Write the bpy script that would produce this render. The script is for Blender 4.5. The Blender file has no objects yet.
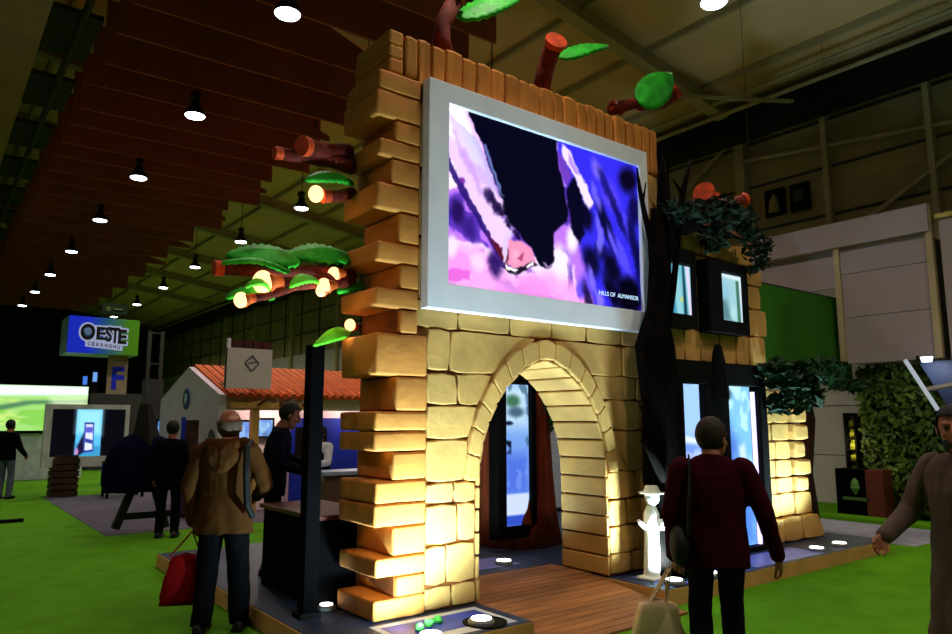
import bpy, bmesh, math, random
import numpy as np
from mathutils import Vector, Matrix, noise
random.seed(7)
SC = bpy.context.scene
COL = SC.collection
PI = math.pi
R = math.radians

# ------------------------------------------------------------------ camera model (survey of the photograph)
FPX, EYE = 715.0, 1.65
TH = math.atan2(104, FPX)
HX = R(52.3)
def ray(px, py):
    u = (px-476)/FPX; v = -(py-317)/FPX
    z = v*math.cos(TH)+math.sin(TH); fw = math.cos(TH)-v*math.sin(TH)
    c, s = math.cos(HX), math.sin(HX)
    return (c*fw+s*u, s*fw-c*u, z)
def atz(px, py, z):
    d = ray(px, py); t = (z-EYE)/d[2]; return Vector((d[0]*t, d[1]*t, z))
def atx(px, py, x):
    d = ray(px, py); t = x/d[0]; return Vector((x, d[1]*t, EYE+d[2]*t))
def aty(px, py, y):
    d = ray(px, py); t = y/d[1]; return Vector((d[0]*t, y, EYE+d[2]*t))

cam_d = bpy.data.cameras.new('camera'); cam = bpy.data.objects.new('camera', cam_d); COL.objects.link(cam)
cam.location = (0, 0, EYE); cam.rotation_euler = (R(90)+TH, 0, HX-R(90))
cam_d.sensor_width = 36; cam_d.lens = FPX/952*36; cam_d.clip_end = 300
SC.camera = cam
SC.view_settings.view_transform = 'Standard'
SC.view_settings.look = 'None'
SC.view_settings.exposure = 0.0
SC.view_settings.gamma = 1.0

# ------------------------------------------------------------------ materials
def lin(c):
    return tuple(((v/255)/12.92 if v/255 <= .04045 else ((v/255+.055)/1.055)**2.4) for v in c)
MATS = {}
def mat(name, rgb, rough=.7, var=.12, scale=6.0, metal=0.0, bump=0.0, island=0.0, spec=.3, bscale=None, stretch=None):
    if name in MATS: return MATS[name]
    m = bpy.data.materials.new(name); m.use_nodes = True
    nt = m.node_tree; b = nt.nodes['Principled BSDF']
    c = lin(rgb)
    tc = nt.nodes.new('ShaderNodeTexCoord'); nz = nt.nodes.new('ShaderNodeTexNoise')
    nz.inputs['Scale'].default_value = scale; nz.inputs['Detail'].default_value = 5
    src = tc.outputs['Object']
    if stretch:
        mp = nt.nodes.new('ShaderNodeMapping'); mp.inputs['Scale'].default_value = stretch
        nt.links.new(src, mp.inputs['Vector']); src = mp.outputs['Vector']
    nt.links.new(src, nz.inputs['Vector'])
    cr = nt.nodes.new('ShaderNodeValToRGB')
    cr.color_ramp.elements[0].position = .3; cr.color_ramp.elements[1].position = .7
    cr.color_ramp.elements[0].color = tuple(max(0, v*(1-var*1.6)) for v in c)+(1,)
    cr.color_ramp.elements[1].color = tuple(min(1, v*(1+var)) for v in c)+(1,)
    nt.links.new(nz.outputs['Fac'], cr.inputs['Fac'])
    out = cr.outputs['Color']
    if island:
        ge = nt.nodes.new('ShaderNodeNewGeometry'); mr = nt.nodes.new('ShaderNodeMapRange')
        mr.inputs['To Min'].default_value = 1-island; mr.inputs['To Max'].default_value = 1+island*.6
        nt.links.new(ge.outputs['Random Per Island'], mr.inputs['Value'])
        hs = nt.nodes.new('ShaderNodeHueSaturation')
        nt.links.new(mr.outputs['Result'], hs.inputs['Value']); nt.links.new(out, hs.inputs['Color'])
        out = hs.outputs['Color']
    nt.links.new(out, b.inputs['Base Color'])
    b.inputs['Roughness'].default_value = rough; b.inputs['Metallic'].default_value = metal
    b.inputs['Specular IOR Level'].default_value = spec
    if bump:
        bp = nt.nodes.new('ShaderNodeBump'); bp.inputs['Strength'].default_value = bump; bp.inputs['Distance'].default_value = .02
        n2 = nt.nodes.new('ShaderNodeTexNoise'); n2.inputs['Scale'].default_value = bscale or scale*4
        nt.links.new(src, n2.inputs['Vector'])
        nt.links.new(n2.outputs['Fac'], bp.inputs['Height']); nt.links.new(bp.outputs['Normal'], b.inputs['Normal'])
    MATS[name] = m
    return m
def emit(name, rgb, strength):
    if name in MATS: return MATS[name]
    m = bpy.data.materials.new(name); m.use_nodes = True
    b = m.node_tree.nodes['Principled BSDF']
    b.inputs['Base Color'].default_value = (0.02, .02, .02, 1)
    b.inputs['Emission Color'].default_value = lin(rgb)+(1,); b.inputs['Emission Strength'].default_value = strength
    MATS[name] = m
    return m
def picture_mat(name, strength):
    m = bpy.data.materials.new(name); m.use_nodes = True
    nt = m.node_tree; b = nt.nodes['Principled BSDF']
    b.inputs['Base Color'].default_value = (.002, .002, .002, 1); b.inputs['Roughness'].default_value = .8
    b.inputs['Specular IOR Level'].default_value = 0
    a = nt.nodes.new('ShaderNodeVertexColor'); a.layer_name = 'picture'
    nt.links.new(a.outputs['Color'], b.inputs['Emission Color']); b.inputs['Emission Strength'].default_value = strength
    return m

# ------------------------------------------------------------------ object helpers
def obj(name, bm, m, parent=None, smooth=False, bevel=0, mods=None):
    me = bpy.data.meshes.new(name)
    bmesh.ops.recalc_face_normals(bm, faces=bm.faces[:])
    bm.to_mesh(me); bm.free()
    o = bpy.data.objects.new(name, me); COL.objects.link(o)
    for x in (m if isinstance(m, (list, tuple)) else [m]): me.materials.append(x)
    if smooth:
        for p in me.polygons: p.use_smooth = True
    if parent is not None:
        o.parent = parent
        o.matrix_parent_inverse = Matrix.Identity(4)
        me.transform(Matrix.Translation(parent.location).inverted() if not any(parent.rotation_euler) else parent.matrix_basis.inverted())
    if bevel:
        md = o.modifiers.new('bevel', 'BEVEL'); md.width = bevel; md.segments = 2; md.limit_method = 'ANGLE'
    return o
def sub(name, bm, m, part, root, **k):        # sub-part: part sits at root's origin, so use root's inverse
    o = obj(name, bm, m, None, **k)
    o.data.transform(root.matrix_basis.inverted())
    o.parent = part; o.matrix_parent_inverse = Matrix.Identity(4)
    return o
def tag(o, label, cat, group=None, kind=None):
    o['label'] = label; o['category'] = cat
    if group: o['group'] = group
    if kind: o['kind'] = kind
    return o
def thing(name, label, cat, loc=(0, 0, 0), rz=0, group=None):
    o = bpy.data.objects.new(name, None); COL.objects.link(o); o.empty_display_size = .1
    o.location = loc; o.rotation_euler = (0, 0, rz)
    return tag(o, label, cat, group)
def struct(name, bm, m, parent=None, **k):
    o = obj(name, bm, m, parent, **k)
    if parent is None: o['kind'] = 'structure'
    return o
def box(bm, x0, x1, y0, y1, z0, z1):
    v = [bm.verts.new(p) for p in ((x0, y0, z0), (x1, y0, z0), (x1, y1, z0), (x0, y1, z0), (x0, y0, z1), (x1, y0, z1), (x1, y1, z1), (x0, y1, z1))]
    for f in ((3, 2, 1, 0), (4, 5, 6, 7), (0, 1, 5, 4), (1, 2, 6, 5), (2, 3, 7, 6), (3, 0, 4, 7)): bm.faces.new([v[i] for i in f])
    return v
def bx(*a):
    bm = bmesh.new(); box(bm, *a); return bm
def bar(bm, p0, p1, w, h=None):
    p0, p1 = Vector(p0), Vector(p1); h = h or w
    d = (p1-p0).normalized(); up = Vector((0, 0, 1)) if abs(d.z) < .95 else Vector((1, 0, 0))
    s = d.cross(up).normalized()*w/2; u = s.normalized().cross(d)*h/2
    v = [bm.verts.new(q) for q in (p0-s-u, p0+s-u, p0+s+u, p0-s+u, p1-s-u, p1+s-u, p1+s+u, p1-s+u)]
    for f in ((3, 2, 1, 0), (4, 5, 6, 7), (0, 1, 5, 4), (1, 2, 6, 5), (2, 3, 7, 6), (3, 0, 4, 7)): bm.faces.new([v[i] for i in f])
def tube(bm, pts, rads, n=12, rag=0.0, flat=1.0):
    pts = [Vector(p) for p in pts]
    if not isinstance(rads, (list, tuple)): rads = [rads]*len(pts)
    rings = []; prev = None
    for i, p in enumerate(pts):
        d = (pts[min(i+1, len(pts)-1)]-pts[max(i-1, 0)]).normalized()
        if prev is None:
            a = Vector((0, 0, 1)) if abs(d.z) < .9 else Vector((1, 0, 0))
            s = d.cross(a).normalized()
        else: s = (prev-d*prev.dot(d)).normalized()
        prev = s; u = s.cross(d)
        ring = []
        for k in range(n):
            an = 2*PI*k/n; rr = rads[i]*(1+rag*noise.noise(Vector((p.x*3+math.cos(an)*1.5, p.y*3+math.sin(an)*1.5, p.z*2))))
            ring.append(bm.verts.new(p+s*math.cos(an)*rr+u*math.sin(an)*rr*flat))
        rings.append(ring)
    for a, b in zip(rings, rings[1:]):
        for k in range(n): bm.faces.new((a[k], a[(k+1) % n], b[(k+1) % n], b[k]))
    bm.faces.new(rings[0][::-1]); bm.faces.new(rings[-1])
def ellip(bm, c, r, rot=None, u=16, v=12):
    M = Matrix.Translation(c) @ (rot.to_4x4() if rot else Matrix.Identity(4)) @ Matrix.Diagonal((r[0], r[1], r[2], 1))
    return bmesh.ops.create_uvsphere(bm, u_segments=u, v_segments=v, radius=1, matrix=M)['verts']
def prism(bm, poly, y0, y1):     # poly in x,z
    a = [bm.verts.new((x, y0, z)) for x, z in poly]; b = [bm.verts.new((x, y1, z)) for x, z in poly]
    n = len(poly)
    bm.faces.new(a); bm.faces.new(b[::-1])
    for i in range(n): bm.faces.new((a[i], b[i], b[(i+1) % n], a[(i+1) % n]))
def cyl(bm, c, r, h, n=20, r2=None):
    tube(bm, [c, (c[0], c[1], c[2]+h)], [r, r if r2 is None else r2], n)
def text_mesh(body, size, extrude=.004, offset=0.0, bold=1.0, shear=0.0):
    cu = bpy.data.curves.new('t', 'FONT'); cu.body = body; cu.size = size; cu.extrude = extrude; cu.offset = offset
    cu.align_x = 'CENTER'; cu.align_y = 'CENTER'; cu.space_character = bold; cu.shear = shear
    o = bpy.data.objects.new('t', cu); COL.objects.link(o)
    dg = bpy.context.evaluated_depsgraph_get(); dg.update()
    me = bpy.data.meshes.new_from_object(o.evaluated_get(dg))
    bpy.data.objects.remove(o); bpy.data.curves.remove(cu)
    return me
def add_text(bm, body, size, M, sx=1.0, **k):
    me = text_mesh(body, size, **k); me.transform(M @ Matrix.Diagonal((sx, 1, 1, 1))); bm.from_mesh(me); bpy.data.meshes.remove(me)
FRONT = Matrix.Rotation(R(90), 4, 'X')      # text read from -Y
SIDE = Matrix.Rotation(R(-90), 4, 'Z') @ Matrix.Rotation(R(90), 4, 'X')   # text read from -X

def fit_text(bm, body, x0, x1, z0, z1, y, grow=0.0, off=0.0):
    me = text_mesh(body, 1.0, .003, off)
    xs = [v.co.x for v in me.vertices]; ys = [v.co.y for v in me.vertices]
    a, b, c, d = min(xs), max(xs), min(ys), max(ys)
    x0 -= grow; x1 += grow; z0 -= grow; z1 += grow
    for v in me.vertices:
        u, w = (v.co.x-a)/(b-a), (v.co.y-c)/(d-c); e = v.co.z
        v.co = (x0+(x1-x0)*u, y-e, z0+(z1-z0)*w)
    bm.from_mesh(me); bpy.data.meshes.remove(me)
# ------------------------------------------------------------------ pictures on screens (grid of colours that the screen gives off)
def smooth(a, b, x):
    t = np.clip((x-a)/(b-a), 0, 1); return t*t*(3-2*t)
def sdpoly(U, V, poly):
    P = np.array(poly, float); n = len(P)
    d = np.full(U.shape, 1e9); s = np.ones(U.shape)
    for i in range(n):
        a = P[i]; b = P[i-1]
        ex, ey = b-a; wx = U-a[0]; wy = V-a[1]
        t = np.clip((wx*ex+wy*ey)/(ex*ex+ey*ey+1e-12), 0, 1)
        d = np.minimum(d, (wx-ex*t)**2+(wy-ey*t)**2)
        c1 = V >= a[1]; c2 = V < b[1]; c3 = ex*wy > ey*wx
        flip = (c1 & c2 & c3) | (~c1 & ~c2 & ~c3)
        s = np.where(flip, -s, s)
    return s*np.sqrt(d)
class Pic:
    def __init__(self, nu, nv, asp, base):
        self.nu, self.nv = nu, nv
        self.V, self.U = np.meshgrid(np.linspace(0, 1, nv), np.linspace(0, asp, nu), indexing='ij')
        self.C = np.zeros((nv, nu, 3)); self.C[:] = base; self.asp = asp
    def mix(self, k, col):
        self.C = self.C*(1-k[..., None])+np.array(col, float)*k[..., None]
    def poly(self, pts, col, soft=.01, op=1.0):
        self.mix(op*(1-smooth(-soft, soft, sdpoly(self.U, self.V, pts))), col)
    def blob(self, u, v, ru, rv, col, op=1.0, rot=0):
        c, s = math.cos(rot), math.sin(rot); x = self.U-u; y = self.V-v
        d = np.sqrt(((x*c+y*s)/ru)**2+((-x*s+y*c)/rv)**2)
        self.mix(op*(1-smooth(.35, 1.15, d)), col)
    def noise(self, sx, sy, seed, lo=.45, hi=.65):
        rng = np.random.RandomState(seed); f = np.zeros(self.U.shape); amp = 1.0
        for o in range(3):
            g = rng.rand(int(sy*2**o)+3, int(sx*2**o)+3)
            x = self.U/self.asp*(sx*2**o); y = self.V*(sy*2**o); xi = x.astype(int); yi = y.astype(int)
            fx = smooth(0, 1, x-xi); fy = smooth(0, 1, y-yi)
            f += amp*((g[yi, xi]*(1-fx)+g[yi, xi+1]*fx)*(1-fy)+(g[yi+1, xi]*(1-fx)+g[yi+1, xi+1]*fx)*fy); amp *= .5
        return smooth(lo, hi, f/1.75)
def picture(name, pic, p00, pu, pv, m, parent, root=None, part=None):
    """p00 = top-left corner, pu = vector along the top, pv = vector down the side"""
    p00, pu, pv = Vector(p00), Vector(pu), Vector(pv)
    nu, nv = pic.nu, pic.nv
    vs = [p00+pu*(i/(nu-1))+pv*(j/(nv-1)) for j in range(nv) for i in range(nu)]
    fs = [(j*nu+i, (j+1)*nu+i, (j+1)*nu+i+1, j*nu+i+1) for j in range(nv-1) for i in range(nu-1)]
    me = bpy.data.meshes.new(name); me.from_pydata(vs, [], fs)
    at = me.color_attributes.new('picture', 'FLOAT_COLOR', 'POINT')
    C = np.clip(pic.C/255, 0, 1); L = np.where(C <= .04045, C/12.92, ((C+.055)/1.055)**2.4)
    at.data.foreach_set('color', np.concatenate([L.reshape(-1, 3), np.ones((nu*nv, 1))], 1).astype(np.float32).ravel())
    me.materials.append(m)
    o = bpy.data.objects.new(name, me); COL.objects.link(o)
    r = root or parent
    me.transform(r.matrix_basis.inverted() if root or any(r.rotation_euler) else Matrix.Translation(r.location).inverted())
    o.parent = part or parent; o.matrix_parent_inverse = Matrix.Identity(4)
    return o
def leaf_cloud(bm, c, r, n, size=.06, seed=0, droop=0):
    rng = random.Random(seed)
    for _ in range(n):
        d = Vector((rng.gauss(0, 1), rng.gauss(0, 1), rng.gauss(0, 1))); d = d.normalized()*(rng.random()**.4)
        p = Vector(c)+Vector((d.x*r[0], d.y*r[1], d.z*r[2]-droop*rng.random()**2))
        s = size*rng.uniform(.6, 1.3); a = Vector((rng.gauss(0, 1), rng.gauss(0, 1), rng.gauss(0, .6))).normalized(); b = a.cross(Vector((rng.gauss(0, 1), rng.gauss(0, 1), rng.gauss(0, 1)))).normalized()
        nn = a.cross(b)
        v = [bm.verts.new(q) for q in (p-a*s, p-b*s*.45+nn*s*.12, p+a*s, p+b*s*.45+nn*s*.12)]
        bm.faces.new(v[:3]); bm.faces.new((v[0], v[2], v[3]))
bpy.context.view_layer.update()

# ================================================================== SETTING
green = mat('green_carpet', (84, 142, 16), .95, .10, 3, bump=.3, bscale=300, spec=.1)
bm = bmesh.new(); bmesh.ops.create_grid(bm, x_segments=1, y_segments=1, size=.5, matrix=Matrix.Translation((4, 27, 0)) @ Matrix.Diagonal((44, 70, 1, 1)))
struct('floor', bm, green)
greyc = mat('grey_carpet', (98, 92, 108), .95, .12, 8, spec=.1)
struct('floor_grey_strip', bx(2.3, 7.5, 11.75, 18.35, 0, .006), greyc)
struct('floor_grey_aisle', bx(10.6, 12.95, 4.2, 9.5, 0, .006), mat('aisle_carpet', (150, 148, 160), .9, .1, 5))

roofm = mat('roof_sheet', (222, 180, 130), .8, .08, .7)
steel = mat('painted_steel', (176, 156, 120), .6, .1, 2)
dsteel = mat('dark_steel', (52, 50, 42), .6, .1, 2)
def roof_z(x): return 8.85+.147*(15-x)
bm = bmesh.new()
prism(bm, [(-6, roof_z(-6)), (15.2, roof_z(15.2)), (15.2, roof_z(15.2)+.1), (-6, roof_z(-6)+.1)], -6, 62)
struct('ceiling', bm, roofm)
# rafters and purlins
for i, y in enumerate([-1.3, 3.85, 9.0, 14.15, 19.3, 24.45, 29.6, 34.75, 39.9, 45.05]):
    bm = bmesh.new()
    bar(bm, (15, y, roof_z(15)-.18), (-4, y, roof_z(-4)-.18), .16, .34)
    bar(bm, (15, y, roof_z(15)-.36), (-4, y, roof_z(-4)-.36), .3, .03)
    struct('rafter_beam', bm, steel)
k = 0
for x in (13.3, 11.4, 9.5, 7.6, 5.7, 3.8, 1.9):
    bm = bmesh.new()
    bar(bm, (x, -5, roof_z(x)-.07), (x, 60, roof_z(x)-.07), .09, .13)
    struct('purlin_beam', bm, steel)
# duct rails and cross braces under the eaves at the right
bm = bmesh.new()
box(bm, 14.2, 14.75, -5, 60, 8.1, 8.75)
struct('eaves_duct_trim', bm, mat('duct_black', (22, 20, 18), .8))
for x, z in ((13.9, 8.55), (13.6, 8.72)):
    bm = bmesh.new(); tube(bm, [(x, -5, z), (x, 60, z)], .05, 8)
    struct('pipe_trim', bm, steel)
for y in (3.85, 9.0, 14.15, 19.3, 24.45):
    bm = bmesh.new(); bar(bm, (12.6, y, roof_z(12.6)-.5), (14.9, y-2.4, 8.3), .07)
    struct('knee_brace_beam', bm, steel)
# right wall: clad below, brown panels above
wallm = mat('wall_panel', (158, 136, 92), .8, .08, .8)
bm = bmesh.new(); box(bm, 15.0, 15.2, -6, 62, 0, 9.4)
struct('wall_right', bm, wallm)
clad = mat('pale_cladding', (190, 184, 176), .7, .06, 1.2)
bm = bmesh.new()
for y0 in np.arange(-1, 61, 3.0):
    for j, (z0, z1) in enumerate(((0, .95), (.97, 1.95), (1.97, 2.95), (2.97, 3.95), (3.97, 4.95))):
        box(bm, 14.93, 15.0, y0+.012, y0+2.985, z0, z1)
struct('wall_right_cladding', bm, clad)
bm = bmesh.new()                      # dark joints of the upper panels
for z in (6.0, 7.05, 8.1): box(bm, 14.96, 15.0, -6, 62, z-.025, z+.025)
for y in np.arange(-1.2, 62, 2.06): box(bm, 14.95, 15.0, y-.02, y+.02, 4.95, 8.8)
struct('wall_right_joint_trim', bm, dsteel)
for y in (-1.3, 3.0, 5.0, 7.0, 9.0, 14.15, 19.3, 24.45, 29.6, 34.75, 39.9, 45.05):
    bm = bmesh.new(); w = .24 if y >= 9 or y < 0 else .11
    box(bm, 14.78, 15.0, y-w/2, y+w/2, 0 if w > .2 else 4.9, 8.8)
    struct('column_post', bm, steel)
for y0, z0, y1, z1 in ((9.0, 7.7, 2.0, 6.9), (7.0, 5.3, 3.0, 7.5), (14.15, 5, 9.2, 8.3), (19.3, 8.3, 14.3, 5), (24.45, 5, 19.4, 8.3), (29.6, 8.3, 24.6, 5)):
    bm = bmesh.new(); bar(bm, (14.86, y0, z0), (14.86, y1, z1), .07)
    struct('wall_brace_beam', bm, steel)
bm = bmesh.new(); box(bm, -6, 15, 60, 60.3, 0, 10)
struct('wall_back', bm, mat('dark_far_wall', (34, 30, 26), .9))
bm = bmesh.new(); box(bm, -6.3, -6, -6, 62, 0, 12)
struct('wall_left', bm, mat('dark_far_wall', (34, 30, 26), .9))
# olive duct wall overhead at the left and the dark bay beside it
bm = bmesh.new(); box(bm, -1.6, 1.08, -4, 58, 8.0, 9.3)
struct('overhead_duct_trim', bm, mat('olive_duct', (130, 100, 54), .8, .1, .8))
bm = bmesh.new()
for y in np.arange(8, 56, 3.2): box(bm, 1.3, 2.15, y, y+1.9, 9.2, 9.3)
tube(bm, [(1.75, -4, 8.9), (1.75, 58, 8.9)], .07, 8)
struct('cable_tray_trim', bm, mat('tray_dark', (46, 46, 34), .8))

# hanging brown baffles: vertical boards that taper to the right
baf = mat('brown_baffle', (150, 78, 40), .9, .10, .9)
y = 9.6; n = 0
while y < 52:
    bm = bmesh.new()
    hl = 1.25+.1*math.sin(n*1.7); hr = (.18, .3, .12, .62)[n % 4]; xr = 7.9+.35*math.sin(n*2.1)
    zb = 8.5+.03*math.sin(n*2.9)
    hr = (1.25, 1.2, .10, 1.2, .9, .12, 1.25)[n % 7]; hl = 1.32
    prism(bm, [(2.22, zb), (xr, zb+.1), (xr, zb+.1+hr), (4.3, zb+hl), (2.22, zb+hl)], y, y+.05)
    for xx in (3.2, 6.6): bar(bm, (xx, y+.025, zb+.3), (xx, y+.025, roof_z(xx)), .012)
    o = obj('ceiling_baffle', bm, baf)
    tag(o, 'long brown acoustic baffle board hung across the aisle under the roof', 'baffle', 'brown baffles hung across the aisle')
    y += 1.25; n += 1

# ceiling lamps
lampk = mat('lamp_black', (18, 16, 16), .5)
disc_e = emit('lamp_glow', (225, 232, 255), 16)
def ceiling_lamp(x, y, z, label, group, lit=True, power=60):
    r = thing('pendant_lamp', label, 'lamp', (x, y, z), 0, group)
    bm = bmesh.new(); tube(bm, [(x, y, z), (x, y, z+.10), (x, y, z+.2), (x, y, z+.34), (x, y, z+.38)], [.21, .19, .11, .09, .05], 20)
    obj('lamp_shade', bm, lampk, r, smooth=True)
    bm = bmesh.new(); tube(bm, [(x, y, z-.035), (x, y, z-.02), (x, y, z)], [.12, .185, .20], 20)
    obj('diffuser', bm, disc_e, r)
    bm = bmesh.new(); bar(bm, (x, y, z+.36), (x, y, roof_z(x)-.02), .02)
    box(bm, x-.08, x+.08, y-.05, y+.14, z+.4, z+.52)
    obj('cable', bm, lampk, r)
    if lit:
        l = bpy.data.lights.new('lamp_light', 'SPOT'); l.energy = power; l.spot_size = R(150); l.spot_blend = .8; l.shadow_soft_size = .2
        l.color = (1.0, .87, .70)
        lo = bpy.data.objects.new('lamp_light', l); COL.objects.link(lo); lo.location = (0, 0, -.06); lo.parent = r
ORD = ['first', 'second', 'third', 'fourth', 'fifth', 'sixth', 'seventh', 'eighth', 'ninth', 'tenth']
rowA = [-5.6, -.5, 4.6, 10.1, 14.9, 19.8, 24.9, 30.3, 35.8, 41.1, 46.5]
for i, y in enumerate(rowA):
    ceiling_lamp(4.05, y, 8.0, ('white bell lamp of the baffle row hung over the near end of the hall' if i < 3 else 'white glowing bell lamp, %s of the row under the brown baffles counting from the nearest' % ORD[i-3]), 'bell lamps in the row under the baffles', i < 8, 620 if i < 2 else 420)
rowB = [(9.2, -4.6), (9.15, .6), (9.09, 5.8), (8.6, 10.6), (8.6, 15.2), (8.6, 19.75), (8.6, 24.9), (8.6, 30.3), (8.8, 36.0), (9.0, 42.2), (9.0, 48.1)]
for i, (x, y) in enumerate(rowB):
    ceiling_lamp(x, y, 8.0, ('white bell lamp of the bare roof row hung over the near end' if i < 2 else 'white glowing bell lamp, %s of the row under the bare roof counting from the nearest' % ORD[i-2]), 'bell lamps in the row under the bare roof', True, 620 if i < 2 else 420 if i < 5 else 1100)
for y in (4.0, 9.0, 14.0, 19.0):
    ceiling_lamp(-4.2, y, 7.6, 'added bell lamp out of view left of the overhead duct', 'added bell lamps out of view left of the duct', True, 380)  # unseen row, added to light the gable and the quoins' left faces
r = thing('loudspeaker', 'black box speaker hung under the roof between two baffles', 'speaker', (7.35, 16.2, 8.25))
bm = bmesh.new(); box(bm, 7.1, 7.6, 16.05, 16.4, 8.1, 8.38); obj('cabinet', bm, lampk, r, bevel=.03)
bm = bmesh.new(); bar(bm, (7.35, 16.2, 8.38), (7.35, 16.2, roof_z(7.35)-.03), .03); obj('bracket', bm, lampk, r)

# ================================================================== CASTLE
Y0 = 4.95
stone_m = mat('foam_stone', (208, 158, 86), .75, .16, 2.2, bump=.25, bscale=14, island=.10)
quoin_m = mat('quoin_stone', (214, 137, 60), .75, .14, 2.2, bump=.25, bscale=14, island=.06)
mortar = mat('brown_joint', (120, 66, 22), .9, .2, 6)
log_m = mat('parapet_stone', (212, 134, 54), .75, .18, 3, bump=.3, bscale=10, island=.14, stretch=(3, 3, .6))

def resample(poly, step=.11, amp=.007, seed=0):
    out = []; n = len(poly)
    for i in range(n):
        a = Vector(poly[i]); b = Vector(poly[(i+1) % n]); L = (b-a).length; k = max(2, int(L/step))
        nrm = Vector((-(b-a).y, (b-a).x)).normalized()
        for j in range(k):
            t = (j+.0)/k; p = a.lerp(b, t)
            e = noise.noise(Vector((p.x*5+seed, p.y*5, seed*.3)))*amp*2
            out.append(p+nrm*e)
    c = sum(out, Vector((0, 0)))/len(out)
    return out, c
def stone(bm, poly, y, t, b=.014, gap=.0045, amp=.005, seed=None):
    seed = random.random()*50 if seed is None else seed
    cx = sum(p[0] for p in poly)/len(poly); cz = sum(p[1] for p in poly)/len(poly)
    poly = [(p[0]+(gap if p[0] < cx else -gap), p[1]+(gap if p[1] < cz else -gap)) for p in poly]
    pts, c = resample(poly, amp=amp, seed=seed)
    # round the corners a little
    n = len(pts); pts = [(pts[i-1]+pts[i]*8+pts[(i+1) % n])/10 for i in range(n)]
    def ring(inset, yy):
        o = []
        for p in pts:
            d = p-c; L = d.length or 1; q = c+d*max(.2, (1-inset/L)); o.append(bm.verts.new((q.x, yy, q.y)))
        return o
    A = ring(0, y); B = ring(0, y-t+b*.8); C = ring(b*.35, y-t+b*.25); D = ring(b, y-t)
    for P, Q in ((A, B), (B, C), (C, D)):
        for i in range(n): bm.faces.new((P[i], P[(i+1) % n], Q[(i+1) % n], Q[i]))
    bm.faces.new(D); bm.faces.new(A[::-1])

castle = thing('castle_gate', 'tan foam stone castle tower front with a pointed arch and a big screen', 'castle', (4.65, 5.25, .15))
XC = 4.63
innerR = [(.82, .15), (.82, .7), (.815, 1.15), (.80, 1.37), (.755, 1.52), (.69, 1.68), (.60, 1.83), (.48, 1.98), (.30, 2.12), (.14, 2.20), (0, 2.23)]
outerR = [(.95, 1.15), (.93, 1.37), (.87, 1.60), (.80, 1.78), (.71, 1.94), (.60, 2.09), (.44, 2.24), (.22, 2.36), (0, 2.41)]
inner = [(XC+a, z) for a, z in innerR]+[(XC-a, z) for a, z in innerR[-2::-1]]          # right foot -> apex -> left foot
outer = [(XC+a, z) for a, z in outerR]+[(XC-a, z) for a, z in outerR[-2::-1]]
bm = bmesh.new()
prism(bm, [(3.02, .15), (3.02, 4.93), (6.42, 4.86), (6.42, .15)]+inner, Y0+.0, 5.55)
obj('core_wall', bm, mortar, castle)

def arch_x(z, side):     # outer arch edge at height z on that side
    if z <= 1.15: return XC+side*.825
    for (xa, za), (xb, zb) in zip(outerR, outerR[1:]):
        if za <= z <= zb: return XC+side*(xa+(xb-xa)*(z-za)/(zb-za))
    return XC
bmS = bmesh.new()
def row(z0, z1, xs0, xs1=None, y=Y0, t=.026):
    """one course: vertical joints xs0 at its foot and xs1 at its head"""
    xs1 = xs1 or xs0
    jl = [random.uniform(-.012, .012) for _ in xs0]
    for i in range(len(xs0)-1):
        zz = [random.uniform(-.006, .006) for _ in range(4)]
        stone(bmS, [(xs0[i], z0+zz[0]), (xs0[i+1], z0+zz[1]), (xs1[i+1], z1+zz[2]), (xs1[i], z1+zz[3])], y, t+random.uniform(-.005, .006))
L = lambda z: arch_x(z, -1)
RR = lambda z: arch_x(z, 1)
# pier left of the arch
QX = 3.29
row(.16, .34, [QX, 3.56, 3.805])
row(.34, .66, [QX, 3.50, 3.805])
row(.66, .98, [QX, 3.62, 3.805])
row(.98, 1.15, [QX, 3.58, 3.805])
row(1.15, 1.50, [QX, L(1.16)], [QX, L(1.5)])
row(1.50, 1.78, [QX, L(1.5)], [QX, L(1.78)])
row(1.78, 2.06, [QX, 3.62, L(1.78)], [QX, 3.60, L(2.06)])
row(2.06, 2.42, [QX, 3.52, L(2.06)], [QX, 3.54, L(2.40)-.05])
# pier right of the arch
row(.16, .36, [5.455, 5.78, 6.06, 6.4])
row(.36, .62, [5.455, 5.86, 6.18, 6.4])
row(.62, .88, [5.455, 5.72, 6.05, 6.4])
row(.88, 1.15, [5.455, 5.88, 6.4])
row(1.15, 1.56, [RR(1.16), 6.02, 6.4], [RR(1.56), 6.0, 6.4])
row(1.56, 1.86, [RR(1.56), 5.98, 6.4], [RR(1.86), 5.98, 6.4])
row(1.86, 2.10, [RR(1.86), 5.92, 6.4], [RR(2.1), 5.94, 6.4])
row(2.10, 2.42, [RR(2.1), 5.72, 6.4], [RR(2.40)+.05, 5.72, 6.4])
# stones above the arch crown and behind the screen
row(2.42, 2.66, [3.16, 3.62, 4.2, 4.72, 5.2, 5.72, 6.4])
for z0, z1 in ((2.66, 3.2), (3.2, 3.8), (3.8, 4.4)):
    row(z0, z1, [6.1, 6.41]); row(z0, z1, [3.2, 3.45])
obj('stone_facing', bmS, stone_m, castle, smooth=False)
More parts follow.
